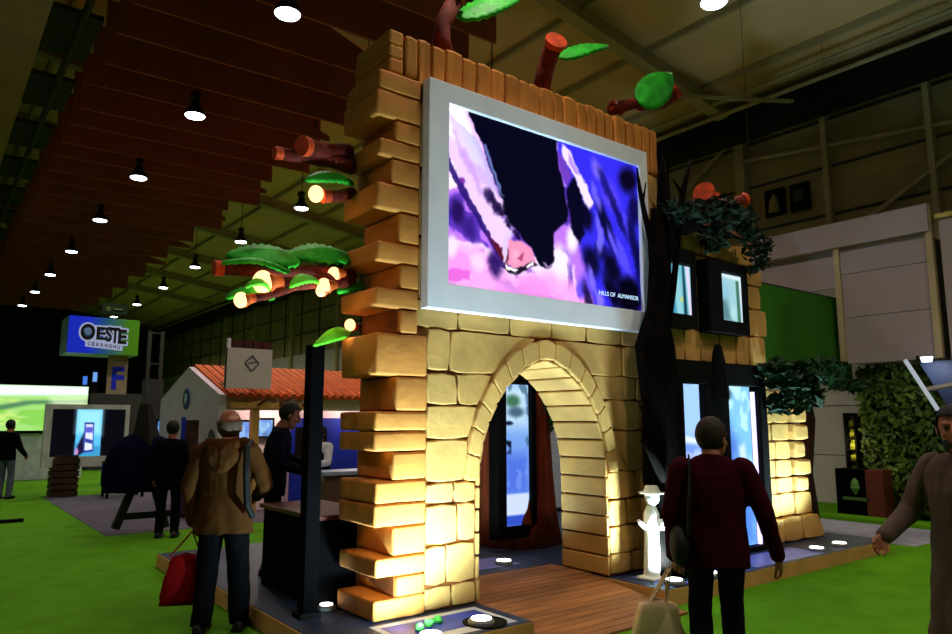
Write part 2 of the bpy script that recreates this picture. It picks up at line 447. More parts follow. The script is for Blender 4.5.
# arch ring of voussoirs
bmA = bmesh.new()
def arc_pt(path, t):
    seg = [(Vector(b)-Vector(a)).length for a, b in zip(path, path[1:])]; tot = sum(seg); d = t*tot
    for i, s in enumerate(seg):
        if d <= s or i == len(seg)-1: return Vector(path[i]).lerp(Vector(path[i+1]), d/s)
        d -= s
inn = inner[2:-2]
NV = 15
for i in range(NV):
    a, b = i/NV, (i+1)/NV
    p = [arc_pt(inn, a), arc_pt(inn, (a+b)/2), arc_pt(inn, b), arc_pt(outer, b), arc_pt(outer, (a+b)/2), arc_pt(outer, a)]
    stone(bmA, [tuple(q) for q in p][::-1], Y0, .065, b=.014, gap=.0, amp=.002)
obj('arch_ring', bmA, stone_m, castle)
bmA = bmesh.new()         # lining stones of the passage
NL = 26
for i in range(NL):
    a, b = i/NL+.0018, (i+1)/NL-.0018
    p, q = arc_pt(inner, a), arc_pt(inner, b)
    c = Vector((XC, .9)); th = .03+random.uniform(-.004, .006)
    n1 = (c-p); n1.y *= .4; n1.normalize(); n2 = (c-q); n2.y *= .4; n2.normalize()
    pi, qi = p+n1*th, q+n2*th
    P = []
    for yy in (Y0-.035, 5.55):
        P.append([bmA.verts.new((v.x, yy, max(v.y, .152))) for v in (p, q, qi, pi)])
    for k in range(4): bmA.faces.new((P[0][k], P[0][(k+1) % 4], P[1][(k+1) % 4], P[1][k]))
    bmA.faces.new(P[0]); bmA.faces.new(P[1][::-1])
obj('arch_lining', bmA, stone_m, castle, bevel=.01)
# quoin blocks of the left corner
Q = [(2.78, 4.385, 4.555), (2.76, 4.15, 4.375), (2.94, 3.965, 4.14), (2.80, 3.81, 3.955), (2.91, 3.59, 3.80), (2.78, 3.36, 3.58), (2.99, 3.10, 3.35), (2.79, 2.925, 3.09),
     (3.01, 2.72, 2.915), (2.78, 2.555, 2.71), (3.02, 2.355, 2.545), (2.80, 2.01, 2.345), (2.99, 1.735, 2.0), (2.80, 1.575, 1.725), (2.80, 1.415, 1.565), (2.97, 1.195, 1.405),
     (2.82, 1.02, 1.185), (2.81, .845, 1.01), (2.98, .62, .835), (2.83, .47, .61), (3.02, .315, .46), (2.82, .155, .305)]
def quoin(xl, z0, z1, xr, yb=5.50, bev=.022):
    bm = bmesh.new()
    box(bm, xl, xr, 4.90, yb, z0, z1)
    bmesh.ops.subdivide_edges(bm, edges=[e for e in bm.edges if abs(e.verts[0].co.x-e.verts[1].co.x) > .1 or abs(e.verts[0].co.y-e.verts[1].co.y) > .1], cuts=3, use_grid_fill=True)
    for v in bm.verts:
        s = noise.noise_vector(Vector((v.co.x*4, v.co.y*4+z0*9, v.co.z*6)))
        v.co += Vector((s.x*.008, s.y*.006, s.z*.007))
    o = obj('quoin_stone', bm, quoin_m, castle, smooth=True, bevel=bev)
    o.modifiers['bevel'].segments = 3
    o.modifiers['bevel'].angle_limit = R(40)
for xl, z0, z1 in Q:
    quoin(xl, z0, z1, 3.19 if z0 > 2.35 else 3.285)
# cap: grooved side and log-like stones along the parapet
bm = bmesh.new()
for z0, z1 in ((4.57, 4.70), (4.71, 4.82), (4.83, 4.955)):
    box(bm, 2.88, 3.02, 4.92, 5.5, z0, z1)
obj('corner_cap', bm, quoin_m, castle, bevel=.02)
bm = bmesh.new()
x = 2.89
i = 0
while x < 6.40:
    w = random.choice((.13, .15, .17, .19)) if i > 2 else .14
    x1 = min(x+w, 6.43); zt = 4.97-.02*(x-2.9)/3.5+random.uniform(-.012, .012)
    stone(bm, [(x, 4.555 if x < 3.2 else 4.4), (x1, 4.555 if x < 3.2 else 4.4), (x1, zt), (x, zt)], 5.02, .10+random.uniform(-.008, .008), b=.03, gap=.003)
    stone(bm, [(x, zt-.35), (x1, zt-.35), (x1, zt), (x, zt)], 5.55, .53, b=.02, gap=.008)
    x = x1; i += 1
obj('parapet_stones', bm, log_m, castle)

# ------------------------------------------------------------------ big screen
scr = thing('video_screen', 'large white framed video wall mounted above the stone arch', 'screen', (4.7, 4.8, 2.57))
frame_m = mat('white_frame', (246, 242, 255), .5, .04, 3)
bm = bmesh.new()
FX0, FX1, FZ0, FZ1 = 3.21, 6.08, 2.57, 4.57
DX0, DX1, DZ0, DZ1 = 3.42, 5.95, 2.79, 4.39
def frame_box(bm, x0, x1, z0, z1, a0, a1, c0, c1, yf, yb, ydisp):
    """mitred frame: outer rect x0..z1, inner rect a0..c1"""
    O = [(x0, z0), (x1, z0), (x1, z1), (x0, z1)]; I = [(a0, c0), (a1, c0), (a1, c1), (a0, c1)]
    of = [bm.verts.new((x, yf, z)) for x, z in O]; ob = [bm.verts.new((x, yb, z)) for x, z in O]
    jf = [bm.verts.new((x, yf, z)) for x, z in I]; jb = [bm.verts.new((x, yb, z)) for x, z in I]
    for i in range(4):
        j = (i+1) % 4
        bm.faces.new((of[i], of[j], jf[j], jf[i])); bm.faces.new((of[i], ob[i], ob[j], of[j]))
        bm.faces.new((jf[i], jf[j], jb[j], jb[i])); bm.faces.new((ob[i], jb[i], jb[j], ob[j]))
frame_box(bm, FX0, FX1, FZ0, FZ1, DX0, DX1, DZ0, DZ1, 4.80, 4.905, 4.86)
fr_ = obj('frame', bm, frame_m, scr, bevel=.006)
asp = (DX1-DX0)/(DZ1-DZ0)
pc = Pic(330, 210, asp, (60, 40, 200))
def px2uv(pts):
    o = []
    for a, b in pts:
        p = aty(a, b, 4.84); o.append(((p.x-DX0)/(DZ1-DZ0), (DZ1-p.z)/(DZ1-DZ0)))
    return o
def pp(pts, col, soft=.012, op=1.0): pc.poly(px2uv(pts), col, soft, op)
def pb(x, y, rx, ry, col, op=1.0, rot=0):
    (u, v), (u2, _), (_, v3) = px2uv([(x, y), (x+rx, y), (x, y+ry)])
    pc.blob(u, v, abs(u2-u), abs(v3-v), col, op, rot)
wu = pc.noise(26, 18, 31, 0, 1); wv = pc.noise(26, 18, 32, 0, 1); w2 = pc.noise(70, 48, 33, 0, 1)
pc.U = pc.U+(wu-.5)*.02+(w2-.5)*.008; pc.V = pc.V+(wv-.5)*.02-(w2-.5)*.008
# left: pale violet out-of-focus ground
pp([(440, 90), (556, 140), (575, 230), (600, 320), (440, 300)], (190, 120, 255), .05)
pc.mix(pc.noise(7, 6, 11, .48, .6)*(pc.U < 1.0)*.8, (250, 215, 255))
pc.mix(pc.noise(6, 7, 23, .55, .68)*(pc.U < .8)*.8, (70, 40, 170))
pc.mix(pc.noise(9, 8, 41, .5, .62)*(pc.U < .95)*.75, (60, 30, 165)); pc.mix(pc.noise(8, 9, 43, .56, .66)*(pc.U < .9)*.9, (255, 245, 255))
pp([(440, 240), (480, 245), (510, 275), (560, 270), (590, 300), (590, 320), (440, 300)], (255, 165, 240), .05, .8)
pb(458, 212, 9, 16, (30, 12, 80), .9, -.3); pb(470, 228, 8, 14, (40, 20, 110), .7, -.3); pb(495, 264, 9, 17, (34, 14, 90), .9, -.2)
pb(452, 245, 7, 14, (245, 230, 255), .9); pb(478, 262, 9, 12, (255, 220, 250), .8)
pb(535, 285, 22, 12, (250, 150, 235), .8); pb(560, 262, 12, 22, (255, 235, 250), .9); pb(572, 240, 7, 16, (255, 250, 255), .9)
pb(585, 285, 8, 16, (110, 80, 255), .8)
# right: deep blue streaks
pp([(556, 138), (650, 165), (650, 330), (598, 320), (585, 260), (572, 215)], (52, 44, 235), .02)
for (x, y, rx, ry, c, o, rt) in ((628, 180, 12, 16, (6, 4, 30), 1, -.5), (634, 210, 7, 22, (10, 6, 60), .9, 0), (585, 215, 9, 20, (5, 4, 30), .95, -.3), (592, 262, 10, 20, (8, 6, 40), .95, -.4),
                                 (612, 268, 9, 24, (4, 3, 26), .95, -.5), (628, 290, 14, 18, (4, 3, 24), 1, -.3), (600, 250, 6, 12, (6, 4, 40), .8, 0), (638, 265, 4, 30, (10, 8, 80), .8, 0),
                                 (610, 195, 10, 22, (90, 70, 255), .9, -.5), (600, 240, 4, 18, (120, 110, 255), .9, .1), (621, 255, 5, 22, (90, 80, 255), .9, -.4), (592, 280, 4, 18, (130, 110, 255), .9, -.3),
                                 (600, 300, 5, 12, (150, 130, 255), .8, -.5), (625, 225, 8, 18, (80, 66, 255), .8, -.4), (580, 290, 4, 12, (90, 70, 255), .8, 0), (597, 170, 7, 14, (130, 110, 250), .8, -.5)):
    pb(x, y, rx, ry, c, o, rt)
for (x, y, rx, ry, c, o, rt) in ((606, 225, 6, 40, (5, 4, 34), .9, -.45), (588, 300, 5, 26, (6, 4, 40), .8, -.3), (618, 215, 4, 34, (8, 6, 70), .8, -.5), (633, 240, 5, 36, (8, 6, 60), .85, -.2), (612, 292, 7, 26, (4, 3, 26), .95, -.5), (604, 182, 5, 20, (10, 8, 90), .7, -.5), (630, 300, 16, 20, (3, 2, 18), 1, 0),
                                 (613, 243, 3, 22, (100, 90, 255), .9, -.45), (599, 228, 3, 20, (110, 100, 255), .9, -.3), (626, 262, 3, 20, (84, 74, 255), .9, -.5), (596, 196, 4, 18, (120, 105, 255), .8, -.4)):
    pb(x, y, rx, ry, c, o, rt)
# hair-bright jaw on the left
pp([(440, 95), (469, 105), (480, 138), (494, 180), (503, 198), (505, 216), (516, 228), (508, 245), (500, 250), (487, 232), (468, 196), (455, 166), (440, 140)], (238, 205, 255), .015)
pp([(440, 95), (462, 104), (478, 150), (484, 170), (470, 160), (455, 140), (446, 130)], (255, 252, 255), .02)
pp([(470, 112), (476, 112), (499, 190), (503, 200), (497, 192), (484, 155)], (210, 150, 250), .006)
for k in range(9):
    x0, y0 = 447+k*3.2, 112+k*3.0
    pp([(x0, y0), (x0+1.6, y0), (x0+24+k, y0+62), (x0+22+k, y0+62)], (200-6*k, 150, 240), .012, .55)
for k in range(12):
    x0, y0 = 486+k*2.6, 196+k*3.6
    pp([(x0, y0), (x0+4, y0-6), (x0+7, y0+6)], (20, 12, 50) if k % 3 else (150, 110, 210), .01, .8)
pp([(462, 150), (466, 150), (484, 195), (480, 195)], (200, 150, 235), .02, .8); pp([(452, 130), (455, 130), (470, 172), (467, 172)], (205, 160, 240), .02, .7)
pb(489, 196, 6, 9, (30, 16, 70), .85, -.4); pb(497, 208, 6, 8, (24, 12, 60), .9, -.3)
pp([(440, 150), (447, 154), (470, 196), (488, 231), (505, 262), (501, 262), (484, 234), (464, 200), (446, 165)], (40, 20, 110), .006, .9)
pb(447, 158, 3, 7, (25, 14, 120), .9); pb(462, 180, 3, 5, (120, 40, 160), .9)
# open mouth
pp([(487, 234), (500, 248), (505, 244), (510, 252), (507, 268), (500, 258)], (90, 20, 40), .006)
pp([(508, 240), (522, 240), (532, 250), (536, 262), (528, 268), (515, 270), (507, 262)], (240, 150, 190), .01)
pb(516, 256, 6, 8, (255, 175, 205), .9); pp([(517, 258), (525, 252), (522, 262)], (150, 50, 90), .008, .8)
pp([(500, 262), (508, 268), (518, 268), (532, 262), (538, 264), (520, 273), (508, 274)], (25, 16, 40), .006)
pp([(505, 262), (509, 266), (518, 270), (514, 272), (506, 269)], (255, 255, 255), .004); pp([(502, 244), (506, 236), (513, 228), (511, 234), (507, 244), (505, 262), (503, 262)], (225, 200, 240), .005)
pp([(526, 266), (533, 262), (534, 265), (527, 268)], (255, 250, 255), .004)
# dark head
DK = (5, 5, 26)
pp([(466, 100), (468, 112), (479, 136), (494, 180), (503, 199), (503, 214), (515, 227), (524, 239), (533, 251), (540, 265), (545, 268), (550, 268), (554, 263), (553.5, 238), (554, 233), (567, 222), (568, 208), (564, 191), (559, 165), (556, 140), (556, 120)], DK, .01)
pp([(483, 145), (486, 145), (500, 185), (504, 196), (499, 190)], (120, 140, 220), .006, .8)
pp([(543, 262), (548, 266), (553, 264), (550, 268), (545, 267)], (190, 150, 220), .004, .8)
pp([(557, 150), (566, 160), (572, 176), (566, 187), (562, 176)], (110, 60, 190), .012)
pp([(574, 176), (566, 188), (569, 211), (571, 228), (579, 246), (584, 234), (583, 208), (580, 188)], (6, 5, 32), .012)
pp([(561, 144), (571, 152), (578, 170), (587, 186), (593, 202), (590, 210), (584, 202), (577, 182), (569, 166), (563, 156)], (245, 225, 255), .012)
pp([(568, 152), (573, 160), (580, 176), (576, 174), (569, 162)], (170, 130, 240), .008, .8)
# caption plate at the left edge
pp([(446, 268), (470, 271), (470, 281), (446, 279)], (230, 100, 220), .006, .9)
picture('display', pc, (DX0, 4.84, DZ1), (DX1-DX0, 0, 0), (0, 0, DZ0-DZ1), picture_mat('screen_picture', 1.15), scr)
bm = bmesh.new(); add_text(bm, 'HILLS OF  ALMANSOR', .062, Matrix.Translation((5.60, 4.836, 2.925)) @ FRONT, extrude=.001)
obj('caption', bm, emit('caption_white', (190, 225, 255), 1.3), scr)

# ------------------------------------------------------------------ castle house (right part)
house = thing('stone_house_front', 'stone house front with two framed windows standing right of the castle tower', 'house front', (7.9, 5.15, .15))
bm = bmesh.new()
prism(bm, [(6.44, .15), (9.62, .15), (9.4, .62), (9.15, .95), (9.12, 1.95), (8.47, 2.05), (8.47, 3.62), (6.44, 3.82)], 4.97, 5.4)
obj('core_wall', bm, mortar, house)
bmS = bmesh.new()
def rows2(z0, z1, xl, xr, wid, holes=(), y=4.97, xr1=None):
    spans = [(xl, xr)]
    for a, b in holes:
        ns = []
        for p, q in spans:
            if b <= p or a >= q: ns.append((p, q)); continue
            if a-p > .08: ns.append((p, a))
            if q-b > .08: ns.append((b, q))
        spans = ns
    for p, q in spans:
        n = max(1, round((q-p)/wid)); xs = [p+(q-p)*i/n+(random.uniform(-.06, .06) if 0 < i < n else 0) for i in range(n+1)]
        row(z0, z1, xs, None, y, .03)
WN = [(6.38, 7.05), (7.31, 8.14)]
rows2(3.60, 3.84, 6.44, 8.3, .34)
rows2(3.36, 3.60, 6.44, 8.52, .4, WN)
rows2(3.05, 3.36, 6.44, 8.46, .4, WN)
rows2(2.70, 3.05, 6.44, 8.56, .4, WN)
rows2(2.32, 2.70, 6.44, 8.50, .32)
DR = [(6.5, 8.2)]
rows2(2.05, 2.32, 6.44, 8.52, .4, DR)
for z0, z1, xr in ((1.84, 2.04, 9.14), (1.62, 1.84, 9.3), (1.40, 1.62, 9.32), (1.17, 1.40, 9.22), (.95, 1.17, 9.34), (.75, .95, 9.26)):
    rows2(z0, z1, 8.2, 8.95, .36, ()); 
    stone(bmS, [(8.95, z0), (xr, z0+.01), (xr, z1-.01), (8.95, z1)], 4.97, .10, b=.04)
rows2(.46, .75, 8.2, 9.4, .4)
row(.16, .46, [8.2, 8.62, 9.05, 9.62], [8.2, 8.62, 9.05, 9.45], 4.97, .08)
obj('stone_facing', bmS, stone_m, house)

black_f = mat('black_frame', (10, 8, 7), .8, .2, 5, spec=.1)
def win(fr, di, pic, label):
    p, q = aty(fr[0], fr[1], 4.80), aty(fr[2], fr[3], 4.80); x0, x1, z0, z1 = p.x, q.x, q.z, p.z
    p, q = aty(di[0], di[1], 4.86), aty(di[2], di[3], 4.86); a0, a1, c0, c1 = p.x, q.x, q.z, p.z
    w = thing('framed_window_screen', label, 'window', ((x0+x1)/2, 4.9, z0), 0, 'lit windows of the stone house front')
    bm = bmesh.new(); frame_box(bm, x0, x1, z0, z1, a0, a1, c0, c1, 4.78, 4.95, 0)
    obj('frame', bm, black_f, w, bevel=.02)
    picture('display', pic, (a0, 4.86, c1), (a1-a0, 0, 0), (0, 0, c0-c1), picture_mat('window_picture', 1.0), w)
p = Pic(40, 60, .75, (120, 200, 215))
p.poly([(.0, 0), (.3, 0), (.42, .5), (.5, 1), (0, 1)], (70, 150, 185), .05); p.poly([(.18, .1), (.34, 0), (.46, .4), (.5, 1), (.3, 1)], (150, 215, 225), .06)
p.poly([(.5, 0), (.56, 0), (.62, 1), (.52, 1)], (20, 60, 80), .03); p.poly([(.6, 0), (.72, 0), (.75, 1), (.68, 1)], (235, 225, 255), .02)
p.poly([(.0, .6), (.1, .65), (.12, 1), (0, 1)], (10, 40, 60), .05); p.blob(.46, .68, .05, .06, (230, 220, 60), .9)
win((656, 243, 697, 329), (665, 262, 692, 317), p, 'black framed lit window of the stone house partly behind the dark trunk')
p = Pic(40, 60, .8, (165, 215, 225))
p.poly([(0, 0), (.8, 0), (.8, .1), (0, .06)], (225, 245, 250), .03); p.poly([(.0, .55), (.3, .5), (.45, 1), (.0, 1)], (100, 140, 150), .12); p.poly([(.62, .1), (.72, .1), (.74, 1), (.64, 1)], (70, 120, 100), .02)
p.poly([(.74, .1), (.8, .1), (.8, 1), (.77, 1)], (235, 245, 255), .01); p.blob(.1, .92, .05, .08, (240, 255, 255), .9); p.blob(.25, .35, .2, .25, (150, 205, 230), .8); p.blob(.5, .8, .12, .2, (190, 235, 235), .8)
win((706, 258, 749, 336), (716, 272, 743, 324), p, 'black framed lit window of the stone house nearer its right end')

door = thing('display_doorway', 'tall black framed doorway with glowing blue display panels in the stone house', 'doorway', (7.35, 4.9, .15))
bm = bmesh.new()
box(bm, 6.44, 6.6, 4.82, 4.97, .15, 2.32); box(bm, 8.06, 8.22, 4.80, 4.97, .15, 2.28); box(bm, 6.44, 8.22, 4.80, 4.97, 2.06, 2.32); box(bm, 6.5, 8.22, 4.8, 4.97, .15, .21)
obj('frame', bm, black_f, door, bevel=.015)
bm = bmesh.new(); box(bm, 6.98, 7.45, 4.82, 4.97, .2, 2.1)
tube(bm, [(7.26, 4.84, 1.9), (7.24, 4.8, 2.2), (7.2, 4.78, 2.42), (7.22, 4.78, 2.52)], [.12, .1, .07, .04], 10, .4)
obj('mullion', bm, black_f, door, bevel=.02)
p = Pic(24, 120, .2, (110, 150, 235)); p.mix(p.noise(2, 9, 4, .4, .7), (190, 215, 250)); p.poly([(0, 0), (.2, 0), (.2, .32), (0, .3)], (150, 190, 240), .03); p.poly([(0, .3), (.2, .33), (.2, .36), (0, .34)], (225, 240, 255), .02); p.poly([(0, .5), (.2, .5), (.2, 1), (0, 1)], (70, 80, 215), .2)
picture('display', p, (6.6, 4.9, 2.06), (.41, 0, 0), (0, 0, -1.87), picture_mat('door_picture', 1.4), door)
p = Pic(40, 130, .28, (120, 185, 225)); p.mix(p.noise(4, 9, 8, .45, .65), (175, 225, 240)); p.poly([(.0, .2), (.12, .35), (.1, .75), (0, .8)], (70, 110, 200), .08)
p.poly([(.14, .38), (.2, .36), (.22, .5), (.15, .52)], (190, 215, 250), .02); p.poly([(0, .7), (.28, .6), (.28, 1), (0, 1)], (80, 130, 240), .1); p.blob(.05, .05, .05, .05, (30, 60, 70), .8)
picture('display', p, (7.45, 4.9, 2.06), (.55, 0, 0), (0, 0, -1.87), picture_mat('door_picture_b', 1.4), door)
bm = bmesh.new(); box(bm, 8.01, 8.05, 4.86, 4.9, .21, 2.0); obj('light_strip', bm, emit('strip_violet', (205, 190, 255), 2.0), door)

# ------------------------------------------------------------------ platform
plat_m = mat('platform_edge', (200, 150, 84), .85, .1, 3)
plat_top = mat('platform_top', (46, 56, 84), .5, .35, 2.2)
pond_m = mat('printed_blue', (26, 58, 190), .4, .3, 5)
def platform(name, label, x0, x1, y0, y1, notch=None, z=.15):
    r = thing(name, label, 'platform', ((x0+x1)/2, (y0+y1)/2, 0))
    obj('base', bx(x0, x1, y0, y1, 0, z-.006), plat_m, r)
    obj('top', bx(x0+.01, x1-.01, y0+.01, y1-.01, z-.006, z), plat_top, r)
    return r
pl1 = platform('stage_platform', 'low tan edged platform under the castle corner left of the ramp', 2.3, 3.83, 4.235, 8.95)
bm = bmesh.new()
box(bm, 2.75, 3.72, 4.30, 4.84, .15, .153); obj('printed_panel', bm, mat('pale_panel', (196, 204, 226), .4, .1, 4), pl1)
bm = bmesh.new(); box(bm, 2.80, 3.66, 4.42, 4.76, .153, .1555); obj('blue_print', bm, pond_m, pl1)
bm = bmesh.new()
bm.free()
for i in range(3):
    bm = bmesh.new(); a = 3.0+.11*i; b = 4.55+.04*i
    leaf_ = [bmesh.ops.create_icosphere(bm, subdivisions=2, radius=.035, matrix=Matrix.Translation((a, b, .175)))]
    for v in bm.verts: v.co += Vector((v.co.x-a, v.co.y-b, v.co.z-.175))*noise.noise(v.co*60)*.6
    obj('green_tuft', bm, mat('tuft_green', (70, 170, 60), .8), pl1)
for i in range(0):
    a = random.uniform(3.0, 3.25); b = random.uniform(4.5, 4.7); tube(bm, [(a, b, .155), (a+random.uniform(-.02, .02), b+random.uniform(-.02, .02), .2)], [.018, .004], 5)
bm = bmesh.new(); tube(bm, [(3.62, 4.44, .156), (3.6, 4.44, .163)], [.16, .16], 20)
bm.free()
bm = bmesh.new(); cyl(bm, (3.5, 4.42, .1555), .17, .006, 24); obj('black_ring', bm, black_f, pl1)
pl2 = platform('stage_platform', 'low tan edged platform under the stone house right of the ramp', 5.42, 9.95, 4.24, 8.95)
bm = bmesh.new(); box(bm, 5.6, 6.6, 4.3, 4.8, .15, .153); box(bm, 7.0, 8.4, 4.3, 4.72, .15, .153)
obj('printed_panel', bm, mat('blue_violet_panel', (110, 120, 215), .4, .2, 4), pl2)
bm = bmesh.new(); box(bm, 5.65, 6.15, 4.36, 4.75, .153, .156); obj('blue_print', bm, mat('teal_print', (30, 90, 110), .4, .3, 5), pl2)
pl3 = platform('stage_platform', 'dark platform seen through the arch behind the ramp', 3.83, 5.42, 5.75, 8.95)
bm = bmesh.new(); box(bm, 4.4, 5.2, 5.95, 6.4, .15, .153); obj('printed_panel', bm, mat('violet_panel', (130, 130, 205), .4, .2, 4), pl3)
q = atz(287, 588, .15); pt = thing('low_plant', 'small lime green plant on the platform edge beside the black counter', 'plant', q)
bm = bmesh.new(); leaf_cloud(bm, q+Vector((0, 0, .05)), (.10, .14, .05), 90, .04, 77); obj('leaves', bm, mat('plant_lime', (120, 150, 50), .7, .3, 9), pt)
bm = bmesh.new(); cyl(bm, (q.x, q.y, .15), .03, .06, 8); obj('stem', bm, mat('plant_stem', (70, 90, 30), .8), pt)
# wooden ramp
ramp_m = mat('ramp_wood', (158, 102, 56), .65, .3, 2.0, bump=.4, bscale=6, island=.22, stretch=(.6, 5, 5))
rp = thing('wooden_ramp', 'reddish wooden plank ramp rising through the stone arch', 'ramp', (4.62, 4.9, 0))
bm = bmesh.new()
ya, yb, yc = 4.0, 4.55, 5.74
def rz(y): return .02+(.165-.02)*min(1, (y-ya)/(5.2-ya))
y = ya
while y < yc-.05:
    y1 = y+.085
    xa, xb = (3.86, 5.40)
    if y < 4.24: xb = 5.40
    v = []
    for yy, zz in ((y, rz(y)), (y1-.008, rz(y1))):
        v.append([bm.verts.new((xa, yy, zz)), bm.verts.new((xb, yy, zz)), bm.verts.new((xb, yy, zz-.03)), bm.verts.new((xa, yy, zz-.03))])
    for k in range(4): bm.faces.new((v[0][k], v[0][(k+1) % 4], v[1][(k+1) % 4], v[1][k]))
    bm.faces.new(v[0][::-1]); bm.faces.new(v[1])
    y = y1
obj('planks', bm, ramp_m, rp)
bm = bmesh.new()
for xx in (3.87, 5.36):
    v = [(xx, 4.02, 0), (xx, 5.74, 0), (xx, 5.74, .13), (xx, 5.2, .13), (xx, 4.05, .0)]
    a = [bm.verts.new(q) for q in v]; b = [bm.verts.new((q[0]+.03, q[1], q[2])) for q in v]
    bm.faces.new(a); bm.faces.new(b[::-1])
    for i in range(5): bm.faces.new((a[i], a[(i+1) % 5], b[(i+1) % 5], b[i]))
obj('side_board', bm, mat('ramp_side', (92, 58, 32), .8), rp)

# floor uplights
up_e = emit('uplight_glow', (255, 255, 250), 9)
def uplight(x, y, z, aim, power, label, col=(.55, .86, 1.0), size=75, r=.075):
    t = thing('floor_uplight', label, 'light', (x, y, z), 0, 'uplights set on the platform')
    bm = bmesh.new(); tube(bm, [(x, y, z), (x, y, z+.02), (x, y, z+.035)], [r+.025, r+.025, r+.01], 20); obj('housing', bm, mat('lamp_grey', (120, 120, 120), .4), t)
    bm = bmesh.new(); cyl(bm, (x, y, z+.035), r, .006, 20); obj('lens', bm, up_e, t)
    if power:
        l = bpy.data.lights.new('uplight_beam', 'SPOT'); l.energy = power; l.spot_size = R(size); l.spot_blend = 1.0; l.shadow_soft_size = .05; l.color = col
        lo = bpy.data.objects.new('uplight_beam', l); COL.objects.link(lo); lo.location = (0, 0, .06); lo.parent = t
        d = Vector(aim)-Vector((x, y, z+.06)); lo.rotation_euler = d.to_track_quat('-Z', 'Y').to_euler()
uplight(3.45, 4.40, .161, (3.40, 4.98, 2.6), 170, 'white glowing uplight before the castle corner beside the ramp', size=130)
uplight(2.95, 4.33, .153, (2.98, 4.95, 1.05), 480, 'white glowing uplight at the front left corner of the platform', size=146)
uplight(5.70, 4.36, .156, (5.62, 4.95, 1.5), 420, 'white glowing uplight between the arch and the dark trunk', size=125)
uplight(8.45, 4.42, .15, (8.6, 4.95, 1.7), 290, 'white glowing uplight before the doorway right edge', size=105)
uplight(9.0, 4.42, .15, (8.85, 4.95, 1.9), 260, 'white glowing uplight nearest the right end of the stone house', size=105)
uplight(6.25, 4.36, .153, (5.95, 4.7, .6), 50, 'white glowing uplight beside the small white statue')
uplight(5.05, 6.05, .153, (5.0, 5.5, 2.1), 160, 'white glowing uplight behind the arch on its right', size=120)
uplight(4.55, 6.20, .153, (5.4, 7.0, 1.2), 70, 'white glowing uplight behind the arch on its left')
uplight(2.74, 5.52, .15, (2.85, 5.4, 1.2), 5, 'small white uplight beside the tower side by the black counter', r=.05, size=90)

# ------------------------------------------------------------------ what stands behind the arch
bark_r = mat('red_bark', (150, 66, 32), .85, .35, 3, bump=.6, bscale=8, stretch=(4, 4, .5))
TX = aty(513, 450, 7.1).x
tr = thing('tree_trunk_display', 'reddish brown tree trunk behind the arch holding a tall screen', 'trunk', (TX, 7.1, .15))
bm = bmesh.new()
tube(bm, [(TX, 7.1, .15), (TX, 7.1, .6), (TX, 7.1, 1.4), (TX, 7.1, 2.4), (TX, 7.1, 3.3)], [.60, .53, .48, .46, .48], 36, .1)
obj('bark', bm, bark_r, tr, smooth=True)
ta, tb_ = aty(504, 384, 6.6), aty(530, 524, 6.6); tf, tg = aty(497, 372, 6.55), aty(538, 536, 6.55)
bm = bmesh.new(); frame_box(bm, tf.x, tg.x, tg.z, tf.z, ta.x, tb_.x, tb_.z, ta.z, 6.55, 6.72, 0); obj('frame', bm, black_f, tr, bevel=.015)
p = Pic(40, 150, .24, (120, 165, 235)); p.poly([(0, 0), (.24, 0), (.24, .3), (0, .3)], (200, 230, 245), .1); p.mix(p.noise(4, 10, 5, .5, .65)*(p.V < .45)*.7, (60, 95, 120))
p.blob(.09, .12, .09, .06, (50, 100, 70), .9); p.blob(.12, .2, .1, .05, (40, 70, 95), .8); p.blob(.05, .28, .05, .02, (8, 14, 40), .95)
p.poly([(0, .4), (.07, .41), (.07, .5), (.02, .5), (.06, .46)], (6, 10, 30), .012); p.poly([(0, .5), (.24, .5), (.24, .8), (0, .8)], (80, 115, 225), .08); p.mix(p.noise(5, 14, 9, .5, .62)*(p.V > .5)*.5, (130, 165, 245))
p.poly([(0, .78), (.24, .78), (.24, .93), (0, .93)], (205, 220, 250), .01); p.poly([(0, .93), (.24, .93), (.24, 1), (0, 1)], (50, 80, 200), .01)
picture('display', p, (ta.x, 6.61, ta.z), (tb_.x-ta.x, 0, 0), (0, 0, tb_.z-ta.z), picture_mat('trunk_picture', 1.1), tr)
leaf_d = mat('leaf_dark', (12, 34, 10), .7, .3, 9)
leaf_g = mat('leaf_bright', (44, 190, 44), .6, .25, 8, bump=.3)
leaf_y = mat('leaf_lime', (110, 230, 40), .6, .2, 8)
iv = thing('hanging_ivy', 'green ivy bunch hanging on the right behind the arch', 'plant', (6.5, 6.9, 1.6))
q = aty(546, 400, 6.7)
bm = bmesh.new(); leaf_cloud(bm, q, (.13, .15, .22), 260, .05, 1); leaf_cloud(bm, aty(551, 415, 6.7), (.06, .1, .2), 120, .05, 2); obj('leaves', bm, mat('ivy_green', (36, 120, 36), .7, .3, 9), iv)
bm = bmesh.new(); tube(bm, [aty(546, 370, 6.7), q, aty(550, 430, 6.7)], .012, 6); obj('stem', bm, bark_r, iv)
pn = thing('display_stand', 'pale lit panel seen through the right of the arch', 'panel', (7.2, 9.0, .15))
a = aty(548, 418, 9.0); b = aty(575, 545, 9.0)
obj('board', bx(a.x, b.x+.5, 9.0, 9.06, .15, a.z), mat('pale_panel_white', (200, 212, 235), .5), pn)
obj('foot', bx(a.x, b.x+.5, 8.9, 9.2, 0.15, .2), black_f, pn)

